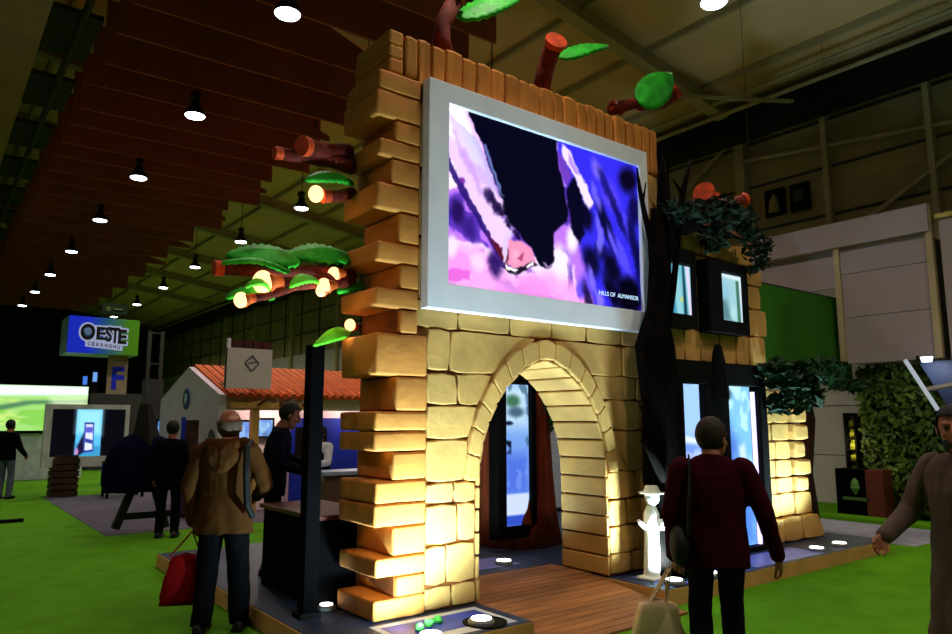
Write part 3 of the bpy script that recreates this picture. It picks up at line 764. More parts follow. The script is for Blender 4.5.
# ------------------------------------------------------------------ tube branches with leaves and bulbs
bark_o = mat('orange_bark', (112, 30, 10), .8, .3, 5, bump=.4, stretch=(3, 3, 1))
bulb_e = emit('bulb_glow', (255, 186, 120), 3)
petal_m = mat('orange_petal', (226, 96, 30), .6, .2, 5)
def big_leaf(bm, a, b, w, up=(0, 0, 1), thick=.03, sag=.06, ribs=9):
    a, b = Vector(a), Vector(b); d = b-a; s = d.cross(Vector(up)).normalized(); u = s.cross(d.normalized())
    N = 18; M = 8; T = []; B = []
    for i in range(N+1):
        t = i/N; ww = w*math.sin(PI*min(1, t**.75))**.75*.5+.006
        c = a+d*t+u*(math.sin(PI*t)*sag)
        rt, rb = [], []
        for j in range(M+1):
            k = j/M*2-1
            e = c+s*k*ww+u*(-.25*abs(k)*ww+.18*ww*math.cos(t*ribs*2*PI)*(abs(k)**.5)*.4)
            rt.append(bm.verts.new(e+u*thick/2)); rb.append(bm.verts.new(e-u*thick/2))
        T.append(rt); B.append(rb)
    for i in range(N):
        for j in range(M):
            bm.faces.new((T[i][j], T[i+1][j], T[i+1][j+1], T[i][j+1])); bm.faces.new((B[i][j], B[i][j+1], B[i+1][j+1], B[i+1][j]))
        for j in (0, M): bm.faces.new((T[i][j], B[i][j], B[i+1][j], T[i+1][j]))
    for i in (0, N):
        for j in range(M): bm.faces.new((T[i][j], T[i][j+1], B[i][j+1], B[i][j]))
def bulb(root, c, r, parent_pts=None, petals=True, power=1.2):
    c = Vector(c)
    bm = bmesh.new(); ellip(bm, c, (r, r, r*1.15)); b = obj('bulb', bm, bulb_e, root, smooth=True)
    if petals:
        bm = bmesh.new()
        tube(bm, [c+Vector((r*2.0, 0, r*.3)), c+Vector((r*1.1, 0, r*.2)), c+Vector((r*.5, 0, 0))], [r*.45, r*.8, r*1.05], 10)
        obj('socket', bm, petal_m, root, smooth=True)
    l = bpy.data.lights.new('bulb_light', 'POINT'); l.energy = power; l.color = (1, .62, .3); l.shadow_soft_size = r
    lo = bpy.data.objects.new('bulb_light', l); COL.objects.link(lo); lo.parent = root; lo.location = c-Vector(root.location)+Vector((-.02, 0, -r*1.6))
def branch(label, base, stems, leaves, bulbs, group='tube branches on the castle', cut=True):
    r = thing('flower_branch', label, 'branch', base, 0, group)
    for pts, rads in stems:
        bm = bmesh.new(); tube(bm, pts, rads, 14, .25); obj('stem', bm, bark_o, r, smooth=True)
        bm = bmesh.new(); e = Vector(pts[-1]); d = (e-Vector(pts[-2])).normalized(); rr = rads[-1] if isinstance(rads, list) else rads
        tube(bm, [e-d*.05, e+d*.015], [rr*1.15, rr*1.2], 14); obj('cut_end', bm, mat('cut_wood', (214, 70, 22), .7, .3, 8), r, smooth=False)
    for a, b, w, m, up in leaves:
        bm = bmesh.new(); big_leaf(bm, a, b, w, up); obj('leaf', bm, m, r, smooth=True)
    for c, rr, pet in bulbs: bulb(r, c, rr, None, pet)
    return r
A = lambda x, y, yy=5.3: aty(x, y, yy)
branch('upper dark red tube branch with one leaf and bulb left of the tower', A(349, 165),
       [([A(352, 168, 5.4), A(332, 160, 5.3), A(300, 156, 5.3), A(276, 153, 5.3)], [.06, .065, .05, .045]), ([A(348, 152, 5.4), A(330, 152, 5.3), A(303, 146, 5.2)], [.07, .075, .07]), ([A(352, 192, 5.4), A(338, 196, 5.3), A(324, 196, 5.3)], [.05, .055, .05])],
       [(A(352, 182, 5.4), A(306, 180, 5.25), .22, leaf_g, (0, -.6, 1))], [(A(316, 194), .062, False)])
branch('large lower branch cluster with ribbed leaves and glowing bulbs left of the tower', A(347, 275),
       [([A(352, 276, 5.4), A(320, 272, 5.3), A(270, 271, 5.3), A(216, 268, 5.3)], [.06, .055, .045, .05]), ([A(352, 284, 5.4), A(330, 280, 5.2), A(300, 283, 5.1), A(275, 284, 5.1)], [.05, .055, .05, .055]), ([A(300, 284, 5.1), A(270, 295, 5.05), A(248, 299, 5.05)], [.035, .03, .03]), ([A(345, 278, 5.3), A(336, 283, 5.2), A(326, 286, 5.15)], [.035, .035, .035])],
       [(A(352, 256, 5.45), A(284, 256, 5.35), .30, leaf_g, (0, -.75, 1)), (A(300, 258, 5.35), A(226, 256, 5.3), .32, leaf_g, (0, -.75, 1)), (A(290, 272, 5.2), A(222, 263, 5.2), .16, leaf_g, (0, -.2, 1)),
        (A(318, 282, 5.1), A(290, 286, 5.0), .12, leaf_y, (0, -.5, 1)), (A(275, 296, 5.15), A(226, 297, 5.2), .2, leaf_g, (0, -.5, 1)), (A(360, 290, 5.6), A(338, 280, 5.4), .22, leaf_g, (0, -.6, 1)), (A(270, 290, 5.05), A(246, 286, 5.0), .07, leaf_y, (0, -.7, 1)), (A(362, 286, 5.5), A(338, 292, 5.3), .16, leaf_g, (0, -.7, 1))],
       [(A(263, 282, 5.05), .075, True), (A(241, 300, 5.05), .05, True), (A(324, 286, 5.1), .055, True), (A(334, 274, 5.2), .05, True), (A(321, 291, 5.1), .04, True)])
branch('small lowest branch with one lime leaf bar and a bulb left of the tower', A(349, 328, 5.5),
       [([A(360, 326, 5.6), A(353, 327, 5.5)], [.03, .03])],
       [(A(349, 332, 5.35), A(314, 345, 5.2), .10, leaf_y, (0, -1, .6))], [(A(350, 325, 5.35), .045, False)])
T5 = 5.25
branch('tall dark red tube branch with broad leaf above the tower left', A(440, 52, T5),
       [([A(446, 62, T5), A(441, 40, T5), A(443, 22, T5), A(456, -2, T5)], [.09, .085, .075, .085])],
       [(A(458, 18, T5), A(520, -2, T5-.1), .34, leaf_g, (0, -.8, 1))], [])
branch('thick red tube branch with open end and ribbed leaf above the parapet', A(545, 85, T5),
       [([A(541, 92, T5), A(545, 70, T5), A(550, 55, T5-.1), A(556, 41, T5-.25)], [.10, .10, .095, .10])],
       [(A(560, 58, T5-.05), A(608, 46, T5-.15), .26, leaf_g, (0, -.7, 1))], [])
branch('leaning red tube branches with a round leaf above the tower right end', A(625, 104, T5),
       [([A(612, 110, T5), A(632, 104, T5), A(655, 100, T5), A(672, 98, T5)], [.07, .07, .06, .055]), ([A(640, 106, T5), A(662, 104, T5), A(676, 92, T5-.1)], [.06, .06, .07]), ([A(622, 112, T5), A(612, 105, T5)], [.05, .05])],
       [(A(640, 104, T5-.1), A(672, 74, T5-.2), .40, leaf_g, (0, -1, .5))], [])
rb = branch('orange tube branches with round open ends on top of the stone house', A(705, 200, 5.1),
       [([A(728, 214, 5.2), A(712, 205, 5.1), A(704, 192, 5.0)], [.08, .09, .11]), ([A(695, 200, 5.2), A(720, 206, 5.1), A(744, 200, 5.0)], [.07, .075, .08]), ([A(730, 232, 5.2), A(722, 216, 5.1), A(714, 198, 5.0)], [.06, .07, .07])], [], [])
vine = thing('trailing_vine', 'dark green vine draped over the top of the stone house', 'plant', A(725, 235, 5.1))
bm = bmesh.new()
for (x, y, rx, rz_, n) in ((700, 213, .32, .12, 200), (722, 213, .3, .2, 280), (714, 236, .11, .2, 130), (745, 226, .18, .2, 180), (757, 252, .07, .28, 120), (675, 212, .25, .12, 130)):
    leaf_cloud(bm, A(x, y, 4.66), (rx, .2, rz_), n, .07, x)
obj('leaves', bm, leaf_d, vine)
bm = bmesh.new(); tube(bm, [A(668, 222, 4.7), A(690, 222, 4.7), A(725, 226, 4.7), A(760, 250, 4.7)], .02, 6); obj('stem', bm, bark_r, vine)

# black trunk with bare twigs between tower and house
blackbark = mat('black_bark', (13, 8, 6), 1.0, .4, 4, spec=.05, bump=.6, bscale=10, stretch=(4, 4, .6))
bt = thing('bare_tree', 'black bare tree between the castle tower and the stone house', 'tree', (6.0, 4.62, .15))
bm = bmesh.new()
tube(bm, [(6.0, 4.6, .15), (5.99, 4.6, .5), (5.95, 4.62, 1.1), (5.93, 4.64, 1.8), (5.94, 4.66, 2.4), (6.02, 4.68, 2.8), (6.08, 4.7, 3.3), (6.12, 4.72, 3.9)], [.15, .13, .135, .15, .14, .09, .065, .05], 22, .5, 1.75)
obj('trunk', bm, blackbark, bt, smooth=True)
for pts, rads in (([A(664, 335, 4.7), A(673, 292, 4.68), A(677, 250, 4.7), A(680, 215, 4.7), A(683, 190, 4.7), A(691, 160, 4.7)], [.06, .035, .035, .04, .035, .02]),
                  ([A(655, 330, 4.72), A(655, 280, 4.72), A(651, 240, 4.72), A(645, 215, 4.7), A(640, 190, 4.66), A(637, 168, 4.66)], [.08, .05, .035, .03, .022, .008]),
                  ([A(646, 218, 4.7), A(643, 202, 4.68), A(646, 182, 4.68)], [.022, .016, .006]), ([A(683, 195, 4.7), A(677, 186, 4.7), A(672, 178, 4.7)], [.025, .015, .006]),
                  ([A(668, 250, 4.74), A(664, 215, 4.74), A(662, 175, 4.76), A(663, 158, 4.76)], [.10, .08, .05, .02]),
                  ([A(660, 225, 4.76), A(690, 222, 4.8), A(715, 216, 4.85)], [.12, .14, .08]),
                  ([A(658, 440, 4.6), A(648, 425, 4.55), A(640, 405, 4.55)], [.05, .03, .01]), ([A(664, 480, 4.5), A(652, 455, 4.5), A(641, 440, 4.5)], [.05, .035, .012]), ([A(664, 400, 4.6), A(650, 380, 4.58), A(640, 352, 4.58)], [.06, .04, .015])):
    bm = bmesh.new(); tube(bm, pts, rads, 10, .3); obj('bough', bm, blackbark, bt, smooth=True)

# right-hand end tree
rt = thing('leafy_tree', 'dark leafy tree standing at the right end of the stone house', 'tree', (10.2, 5.6, .15))
c = aty(806, 510, 5.6)
bm = bmesh.new(); tube(bm, [(c.x, 5.6, .15), (c.x, 5.6, .9), aty(808, 420, 5.6), aty(800, 380, 5.55)], [.17, .13, .11, .09], 12, .3); obj('trunk', bm, mat('brown_bark', (60, 32, 18), .9, .3, 5), rt, smooth=True)
bm = bmesh.new()
for (x, y, rx, rz_, n) in ((795, 378, .26, .2, 380), (778, 372, .1, .17, 120), (822, 370, .35, .2, 300), (848, 385, .3, .1, 180), (786, 404, .10, .13, 90), (803, 396, .2, .14, 200)):
    leaf_cloud(bm, aty(x, y, 4.55 if x < 810 else 5.1), (rx, .3, rz_), n, .085, x)
obj('leaves', bm, mat('leaf_mid', (14, 52, 16), .7, .35, 9), rt)

# ================================================================== LEFT SIDE OF THE HALL
# LED wall far left
led = thing('led_wall', 'long glowing LED wall showing a pale green meadow at the far left', 'screen', (1.6, 24.1, 0))
bm = bmesh.new(); box(bm, -2.2, 3.98, 24.02, 24.3, 1.30, 2.72); obj('cabinet', bm, black_f, led)
p = Pic(120, 50, 4.3, (150, 205, 110)); p.poly([(0, 0), (4.3, 0), (4.3, .2), (0, .28)], (225, 240, 250), .06)
p.mix(p.noise(9, 4, 2, .45, .62)*(p.V > .3)*.6, (205, 225, 120)); p.poly([(2.0, .62), (3.2, .34), (4.3, .3), (4.3, .38), (3.3, .42), (2.2, .72)], (60, 105, 80), .04, .8); p.mix(p.noise(10, 5, 7, .5, .6)*(p.V > .55)*.6, (110, 185, 60)); p.poly([(3.6, .25), (4.3, .2), (4.3, .6), (3.7, .6)], (225, 235, 200), .1, .6)
picture('display', p, (-2.15, 24.0, 2.66), (6.1, 0, 0), (0, 0, -1.28), picture_mat('led_picture', 1.35), led)
bm = bmesh.new(); box(bm, 1.5, 3.95, 24.1, 24.25, 0, 1.3); obj('plinth', bm, mat('plinth_bluegrey', (224, 230, 246), .6), led)
bm = bmesh.new(); box(bm, -2.2, 1.48, 24.1, 24.25, 0, 1.3); obj('dark_plinth', bm, black_f, led)
# booth monitor with the phone picture
mo = thing('booth_monitor', 'white framed monitor showing a hand with a phone on a dark slatted crate', 'monitor', (3.05, 18.5, 0))
mx0, mx1 = aty(46, 405, 18.3).x, aty(130, 405, 18.3).x
mz0, mz1 = aty(46, 468, 18.3).z, aty(46, 404, 18.3).z
dx0, dx1 = aty(52, 420, 18.3).x, aty(125, 420, 18.3).x; dz0, dz1 = aty(60, 457, 18.3).z, aty(60, 409, 18.3).z
bm = bmesh.new(); frame_box(bm, mx0, mx1, mz0, mz1, dx0, dx1, dz0, dz1, 18.25, 18.45, 0); obj('frame', bm, mat('monitor_white', (196, 204, 196), .5), mo)
bm = bmesh.new(); box(bm, mx0+.02, mx1-.02, 18.36, 18.44, mz0+.02, mz1-.02); obj('rear_panel', bm, mat('monitor_beige', (150, 130, 100), .6), mo)
p = Pic(90, 60, 1.5, (8, 8, 14)); p.poly([(.5, 0), (1.02, 0), (1.02, 1), (.5, 1)], (90, 190, 235), .01); p.poly([(.5, .0), (1.02, 0), (1.02, .55), (.5, .5)], (150, 225, 245), .1); p.poly([(.5, .72), (1.02, .8), (1.02, 1), (.5, 1)], (60, 150, 200), .05)
p.poly([(.66, .28), (.86, .28), (.88, .9), (.68, .92)], (30, 40, 150), .01); p.poly([(.69, .32), (.84, .32), (.86, .86), (.7, .88)], (220, 225, 255), .01); p.poly([(.69, .38), (.84, .38), (.84, .5), (.7, .5)], (90, 90, 200), .02); p.poly([(.7, .62), (.85, .66), (.85, .74), (.7, .7)], (40, 60, 150), .02)
p.poly([(.54, .8), (.66, .5), (.68, .92), (.56, 1)], (30, 20, 60), .02); p.blob(.54, .9, .05, .1, (210, 140, 210), .9)
picture('display', p, (dx0, 18.34, dz1), (dx1-dx0, 0, 0), (0, 0, dz0-dz1), picture_mat('monitor_picture', 1.2), mo)
bm = bmesh.new(); a, b = aty(50, 490, 18.3).x, aty(77, 490, 18.3).x
for k in range(6): box(bm, a, b, 18.2, 18.8, .02+k*.14, .13+k*.14)
box(bm, a+.03, b-.03, 18.24, 18.76, 0, .9); obj('crate', bm, mat('crate_dark', (58, 40, 22), .8, .3, 5), mo)
bm = bmesh.new(); box(bm, a+.1, b+.9, 18.3, 18.42, .75, mz0+.05); obj('support', bm, black_f, mo)
# blue table with stool before it
tb = thing('blue_table', 'small dark blue covered table right of the white monitor', 'table', (3.7, 17.4, 0))
bm = bmesh.new(); box(bm, 3.3, 4.1, 17.2, 17.8, .72, .78); obj('table_top', bm, mat('table_wood', (120, 60, 30), .6), tb)
bm = bmesh.new(); box(bm, 3.3, 3.42, 17.22, 17.78, .25, .72); box(bm, 3.44, 4.08, 17.26, 17.3, .5, .72); obj('blue_cover', bm, mat('blue_cloth', (20, 40, 150), .8), tb)
for xx in (3.35, 4.05):
    for yy in (17.25, 17.75): obj('leg', bx(xx-.025, xx+.025, yy-.025, yy+.025, 0, .72), black_f, tb)
# OESTE sign
ys = 22.0
sx0, sx1 = aty(68, 335, ys).x, aty(139, 335, ys).x; sz0, sz1 = aty(66, 352, ys).z, aty(68, 315, ys).z
sg = thing('hanging_sign', 'blue and green box sign with the word OESTE hung over the aisle', 'sign', ((sx0+sx1)/2, ys+.5, sz0))
m = bpy.data.materials.new('sign_face'); m.use_nodes = True; nt = m.node_tree; bs = nt.nodes['Principled BSDF']
tcn = nt.nodes.new('ShaderNodeTexCoord'); sp = nt.nodes.new('ShaderNodeSeparateXYZ'); rmp = nt.nodes.new('ShaderNodeValToRGB')
nt.links.new(tcn.outputs['Generated'], sp.inputs[0]); nt.links.new(sp.outputs['X'], rmp.inputs['Fac'])
rmp.color_ramp.elements[0].position = .28; rmp.color_ramp.elements[0].color = lin((0, 40, 225))+(1,)
rmp.color_ramp.elements[1].position = .82; rmp.color_ramp.elements[1].color = lin((62, 120, 0))+(1,)
e = rmp.color_ramp.elements.new(.52); e.color = lin((22, 86, 130))+(1,)
nt.links.new(rmp.outputs['Color'], bs.inputs['Base Color']); bs.inputs['Roughness'].default_value = .5
nt.links.new(rmp.outputs['Color'], bs.inputs['Emission Color']); bs.inputs['Emission Strength'].default_value = .35
obj('front_panel', bx(sx0, sx1, ys, ys+.05, sz0, sz1), m, sg)
bm = bmesh.new(); box(bm, sx0, sx1, ys+.05, ys+1.3, sz0, sz1); obj('box_body', bm, mat('sign_pale', (150, 180, 190), .5), sg)
for xx in (sx0+.3, sx1-.3):
    bm = bmesh.new(); bar(bm, (xx, ys+.6, sz1), (xx, ys+.6, roof_z(xx)-.03), .008); obj('wire', bm, lampk, sg)
wl = emit('sign_white', (190, 200, 235), .55)
bl = mat('sign_black', (10, 10, 24), .6)
W, Hh = sx1-sx0, sz1-sz0
def sgm(u, v, d, s=1): return Matrix.Translation((sx0+W*u, ys-d, sz0+Hh*v)) @ FRONT
SX = lambda u: sx0+W*u
SZ = lambda v: sz0+Hh*v
LET = [('O', .165, .365, .36, .80), ('E', .385, .52, .38, .74), ('S', .51, .605, .34, .76), ('T', .585, .715, .31, .75), ('E', .695, .82, .30, .71)]
bm = bmesh.new()
for ch, u0, u1, v0, v1 in LET: fit_text(bm, ch, SX(u0), SX(u1), SZ(v0), SZ(v1), ys-.004, .045, .06)
prism(bm, [(SX(.24), SZ(.18)), (SX(.77), SZ(.11)), (SX(.77), SZ(.33)), (SX(.24), SZ(.40))], ys-.006, ys)
lo_ = obj('letter_outline', bm, wl, sg)
bm = bmesh.new()
for ch, u0, u1, v0, v1 in LET: fit_text(bm, ch, SX(u0), SX(u1), SZ(v0), SZ(v1), ys-.02, 0, .035)
for k, ch in enumerate('CERRNSHU'): fit_text(bm, ch, SX(.275+k*.06), SX(.275+k*.06+.04), SZ(.215-k*.008), SZ(.315-k*.008), ys-.012, 0, .02)
le_ = obj('lettering', bm, bl, sg)
bm = bmesh.new(); tube(bm, [(SX(.265), ys-.004, SZ(.58)), (SX(.265), ys-.03, SZ(.58))], [.13, .09], 16); cp_ = obj('blue_dot', bm, mat('dot_blue', (120, 160, 230), .6), sg)
fp = thing('letter_panel', 'beige hanging panel with a blue letter F under the OESTE sign', 'sign', (4.6, ys+.4, 2.5))
f0, f1, g0, g1 = aty(107, 380, ys+.3).x, aty(127, 380, ys+.3).x, aty(107, 394, ys+.3).z, sz0-.0
obj('panel', bx(f0, f1, ys+.3, ys+.36, g0, g1), mat('panel_beige', (150, 132, 112), .7), fp)
bm = bmesh.new(); add_text(bm, 'F', .86, Matrix.Translation(((f0+f1)/2, ys+.295, g0+.42)) @ FRONT, .86, offset=.03); obj('letter', bm, mat('letter_blue', (16, 40, 220), .6), fp)
ex = thing('exit_sign', 'small dark green exit box hung above the OESTE sign', 'sign', aty(116, 308, 27))
a, b = aty(103, 303, 27), aty(127, 315, 27)
obj('box', bx(a.x, b.x, 27, 27.15, b.z, a.z), mat('exit_green', (14, 42, 16), .6), ex)
bm = bmesh.new(); c = (a+b)/2; box(bm, a.x+.12, a.x+.25, 26.98, 27, b.z+.1, a.z-.1); bar(bm, (c.x-.05, 26.985, c.z), (b.x-.15, 26.985, c.z), .06); obj('pictogram', bm, mat('exit_pale', (90, 110, 60), .6), ex)
bm = bmesh.new(); bar(bm, (c.x, 27.07, a.z), (c.x, 27.07, roof_z(c.x)-.03), .008); obj('wire', bm, lampk, ex)
# far lit kiosks under the sign
for (xa, xb, yt, yb_, colr, lab) in ((83, 87, 376, 386, (60, 130, 240), 'small distant blue lit panel left under the OESTE sign'), (93, 97, 372, 382, (110, 170, 245), 'small distant pale blue lit panel right under the OESTE sign')):
    k = thing('lit_kiosk', lab, 'panel', aty(xa, yb_, 34)); a, b = aty(xa-1, yt-1, 34), aty(xb+1, yb_+1, 34)
    obj('post', bx((a.x+b.x)/2-.1, (a.x+b.x)/2+.1, 34.02, 34.1, 0, b.z), black_f, k); obj('housing', bx(a.x, b.x, 34, 34.1, b.z, a.z), black_f, k)
    obj('glow', bx(a.x+.05, b.x-.05, 33.98, 34.0, b.z+.05, a.z-.05), emit('panel_glow_%d' % xa, colr, .9), k)
# white house booth
hw = mat('booth_white', (226, 208, 226), .7, .04, 2)
tile = mat('roof_orange', (206, 92, 28), .75, .14, 3, island=.15)
HX0, HY0, HY1, HYM = 4.08, 12.5, 16.3, 14.4
hb = thing('booth_house', 'white gabled booth house with an orange tiled roof', 'booth', (6.5, 14.4, 0))
bm = bmesh.new()
v = [(HX0, HY0, 0), (HX0, HY1, 0), (HX0, HY1, 2.1), (HX0, HYM, 2.69), (HX0, HY0, 2.1)]
a = [bm.verts.new(q) for q in v]; b = [bm.verts.new((q[0]+.12, q[1], q[2])) for q in v]
bm.faces.new(a); bm.faces.new(b[::-1])
for i in range(5): bm.faces.new((a[i], a[(i+1) % 5], b[(i+1) % 5], b[i]))
obj('gable_wall', bm, hw, hb)
obj('front_wall', bx(HX0+.12, 11.0, HY0+.9, HY0+1.0, 0, 2.15), hw, hb)
obj('fascia', bx(HX0+.12, 11.0, HY0+.05, HY0+.15, 1.84, 2.09), mat('booth_cream', (196, 184, 160), .7), hb)
bm = bmesh.new()
x = HX0+.10
while x < 11.0:
    bar(bm, (x+.07, HY0-.12, 2.07), (x+.07, HYM, 2.72), .13, .05)
    tube(bm, [(x+.07, HY0-.14, 2.09), (x+.07, HY0+.2, 2.205)], [.05, .03], 8); tube(bm, [(x+.07, HY0+.1, 2.165), (x+.07, HYM, 2.725)], .024, 6)
    x += .16
obj('roof_tiles', bm, tile, hb)
obj('roof_back', (lambda q: (bar(q, (7.75, HYM, 2.66), (7.75, HY1+.1, 1.98), 7.0, .05), q)[1])(bmesh.new()), tile, hb)
wood = mat('pale_wood', (196, 150, 84), .6, .15, 3, stretch=(4, 4, .6))
bm = bmesh.new()
c = aty(254, 430, 12.45); bar(bm, (c.x, 12.45, 0), (c.x, 12.45, 2.0), .13); obj('post', bm, wood, hb)
bm = bmesh.new(); bar(bm, (HX0+.15, 12.4, 1.92), (aty(308, 404, 12.4).x+.3, 12.4, 1.92), .09, .1); obj('beam', bm, wood, hb)
for x_ in (262, 283, 306):
    bm = bmesh.new(); p0 = aty(x_-5, 407, 12.35); p1 = aty(x_+5, 400, 12.3); bar(bm, (p0.x, 12.42, p0.z), (p1.x, 12.1, p1.z+.05), .035); obj('bracket', bm, mat('bracket_brown', (110, 60, 26), .7), hb)
bm = bmesh.new(); c = atx(187, 399, HX0)
for k in range(24):
    pass
M_ = Matrix.Translation((HX0-.012, c.y, c.z)) @ Matrix.Rotation(R(90), 4, 'Y')
bmesh.ops.create_cone(bm, cap_ends=True, segments=28, radius1=.205, radius2=.205, depth=.02, matrix=M_); obj('round_logo', bm, mat('logo_blue', (10, 50, 110), .6), hb)
bm = bmesh.new(); M_ = Matrix.Translation((HX0-.026, c.y, c.z)) @ Matrix.Rotation(R(90), 4, 'Y')
tube(bm, [(HX0-.026, c.y, c.z-.1), (HX0-.026, c.y, c.z-.02), (HX0-.026, c.y, c.z+.1)], [.01, .07, .045], 12, 0, .2); obj('logo_drop', bm, mat('logo_pale', (190, 215, 230), .6), hb)
bm = bmesh.new(); c2 = atx(212, 438, HX0); M_ = Matrix.Translation((HX0-.012, c2.y, c2.z)) @ Matrix.Rotation(R(90), 4, 'Y'); bmesh.ops.create_cone(bm, cap_ends=True, segments=24, radius1=.15, radius2=.15, depth=.02, matrix=M_); obj('round_badge', bm, mat('badge_grey', (70, 74, 84), .6), hb)
for ex_ in (5.3, 7.0):  # lamps added under the eave to brighten the booth front
    bm = bmesh.new(); tube(bm, [(ex_, 12.9, 1.98), (ex_, 12.9, 2.04)], [.05, .06], 12); obj('added_eave_lamp', bm, emit('added_eave_glow', (255, 225, 180), 4), hb)
    l = bpy.data.lights.new('added_eave_light', 'POINT'); l.energy = 22; l.color = (1, .85, .65); l.shadow_soft_size = .06; lo = bpy.data.objects.new('added_eave_light', l); COL.objects.link(lo); lo.parent = hb; lo.location = Vector((ex_, 12.85, 1.9))-Vector(hb.location)
# lit screens and blue panel in the booth front
def booth_screen(xa, xb, ya_, yb_, Y, colr, st, lab, fr=.04):
    t = thing('wall_screen', lab, 'screen', aty((xa+xb)/2, yb_, Y)); a, b = aty(xa, ya_, Y), aty(xb, yb_, Y)
    bm = bmesh.new(); box(bm, a.x-fr, b.x+fr, Y, Y+.06, b.z-fr, a.z+fr); obj('housing', bm, black_f, t)
    p = Pic(20, 14, 1.4, colr); p.mix(p.noise(3, 3, int(xa), .4, .7), tuple(min(255, v+50) for v in colr)); p.blob(.7, .9, .4, .25, tuple(v*.7 for v in colr), .7)
    picture('display', p, (a.x, Y-.004, a.z), (b.x-a.x, 0, 0), (0, 0, b.z-a.z), picture_mat('wall_screen_picture', st), t)
booth_screen(240, 250, 422, 444, 13.3, (110, 150, 235), .9, 'small lit screen left of the wooden post in the booth')
booth_screen(259, 272, 420, 436, 13.3, (120, 165, 245), .9, 'small lit screen right of the wooden post in the booth')
booth_screen(158, 178, 421, 446, 16.9, (80, 140, 225), .8, 'lit screen left of the white gable behind the trestle')
booth_screen(139, 157, 422, 430, 19.5, (220, 225, 215), .8, 'pale lit sign left of the gable by the trestle peak')
bp = thing('display_stand', 'deep blue display panel with a dark screen in the booth house', 'panel', aty(325, 480, 13.2)); a, b = aty(292, 418, 13.2), aty(375, 478, 13.2)
obj('board', bx(a.x, b.x, 13.2, 13.25, 0, a.z), mat('panel_blue', (18, 40, 170), .6), bp)
a, b = aty(296, 427, 13.18), aty(325, 466, 13.18); obj('dark_screen', bx(a.x, b.x, 13.17, 13.2, b.z, a.z), black_f, bp)
# diamond sign
ds = thing('diamond_sign', 'white square sign board with a diamond outline before the orange roof', 'sign', (4.55, 12.3, 2.2))
a, b = aty(228, 346, 12.12), aty(271, 389, 12.12)
obj('board', bx(a.x, b.x, 12.12, 12.24, b.z, a.z-.02), mat('sign_board', (196, 184, 180), .7, .03), ds)
bm = bmesh.new(); bar(bm, (a.x+.03, 12.18, b.z), (a.x+.03, 12.18, a.z+.14), .06); obj('post', bm, hw, ds)
for xx in (a.x+.15, b.x-.15):
    bm = bmesh.new(); bar(bm, (xx, 12.24, 2.3), (xx, 12.85, 2.3), .04); obj('bracket_arm', bm, steel, ds)
bm = bmesh.new(); c = aty(252, 363, 12.11); r_ = .125
pts = [(c.x, c.z+r_*1.06), (c.x+r_, c.z), (c.x, c.z-r_*1.06), (c.x-r_, c.z)]
for i in range(4):
    q0, q1 = pts[i], pts[(i+1) % 4]; bar(bm, (q0[0], 12.115, q0[1]), (q1[0], 12.115, q1[1]), .02, .012)
for i in range(5): bar(bm, (c.x-.07+i*.028, 12.115, c.z-.012+.006*i), (c.x-.05+i*.028, 12.115, c.z+.012+.004*i), .012, .01)
obj('diamond_mark', bm, mat('mark_grey', (72, 70, 92), .6), ds)
fb = thing('flower_box', 'dark red box row standing on top of the diamond sign', 'box', (4.6, 12.18, a.z-.02)); bm = bmesh.new()
for i in range(4): box(bm, a.x+.12+i*.165, a.x+.26+i*.165, 12.13, 12.23, a.z-.02, a.z+.10)
box(bm, a.x+.1, b.x, 12.15, 12.22, a.z+.10, a.z+.12); obj('boxes', bm, mat('dark_red', (74, 28, 20), .7), fb)
# trestle with navy cloth
tsl = thing('draped_trestle', 'dark wooden A frame trestle draped with a navy cloth', 'trestle', (2.9, 11.7, 0))
dw = mat('dark_wood', (26, 20, 18), .8, .3, 4)
yt = 11.6
c = lambda x, y: aty(x, y, yt)
bm = bmesh.new()
bar(bm, c(115, 529), (c(140, 470)), .12, .1); obj('leg', bm, dw, tsl)
bm = bmesh.new(); bar(bm, (c(165, 527)), (c(148, 460)), .12, .1); obj('leg', bm, dw, tsl)
bm = bmesh.new(); q = c(132, 516); bar(bm, (q.x-.15, yt, q.z), (q.x+.62, yt, q.z), .07, .09); obj('rail', bm, dw, tsl)
bm = bmesh.new()
p0, p1 = c(146, 445), c(146, 404); tube(bm, [p0, p1], [.22, .085], 4); obj('peak', bm, dw, tsl)
bm = bmesh.new()
q = c(145, 433); prof = [(.02, .02), (.18, -.02), (.34, -.10), (.43, -.25), (.47, -.45), (.49, -.65), (.47, -.85)]
rings = []
for r_, dz in prof:
    ring = []
    for k in range(40):
        an = 2*PI*k/40; rr = r_*(1+.07*math.sin(an*7+dz*3)*min(1, -dz*2+.05)); ring.append(bm.verts.new((q.x+rr*1.05*math.cos(an), yt+.05+rr*.6*math.sin(an), q.z+dz)))
    rings.append(ring)
for a_, b_ in zip(rings, rings[1:]):
    for k in range(40): bm.faces.new((a_[k], a_[(k+1) % 40], b_[(k+1) % 40], b_[k]))
bm.faces.new(rings[0]); obj('navy_cloth', bm, mat('navy_cloth', (8, 12, 40), .95, .2, 4, spec=.05), tsl, smooth=True)
# roll-up banner by the gable
rbn = thing('picture_banner', 'narrow upright banner with a dark picture beside the white gable', 'banner', atz(190, 500, 0) if False else (3.62, 13.6, 0))
a = aty(184, 420, 13.2); b = aty(196, 480, 13.2)
obj('board', bx(a.x, b.x, 13.2, 13.24, 0, a.z), mat('banner_dark', (60, 34, 30), .7, .6, 3), rbn); obj('blue_edge', bx(a.x-.03, a.x+.03, 13.19, 13.25, 0, a.z+.05), mat('panel_blue', (18, 40, 170), .6), rbn); obj('foot', bx(a.x-.05, b.x+.05, 13.1, 13.35, 0, .04), black_f, rbn)
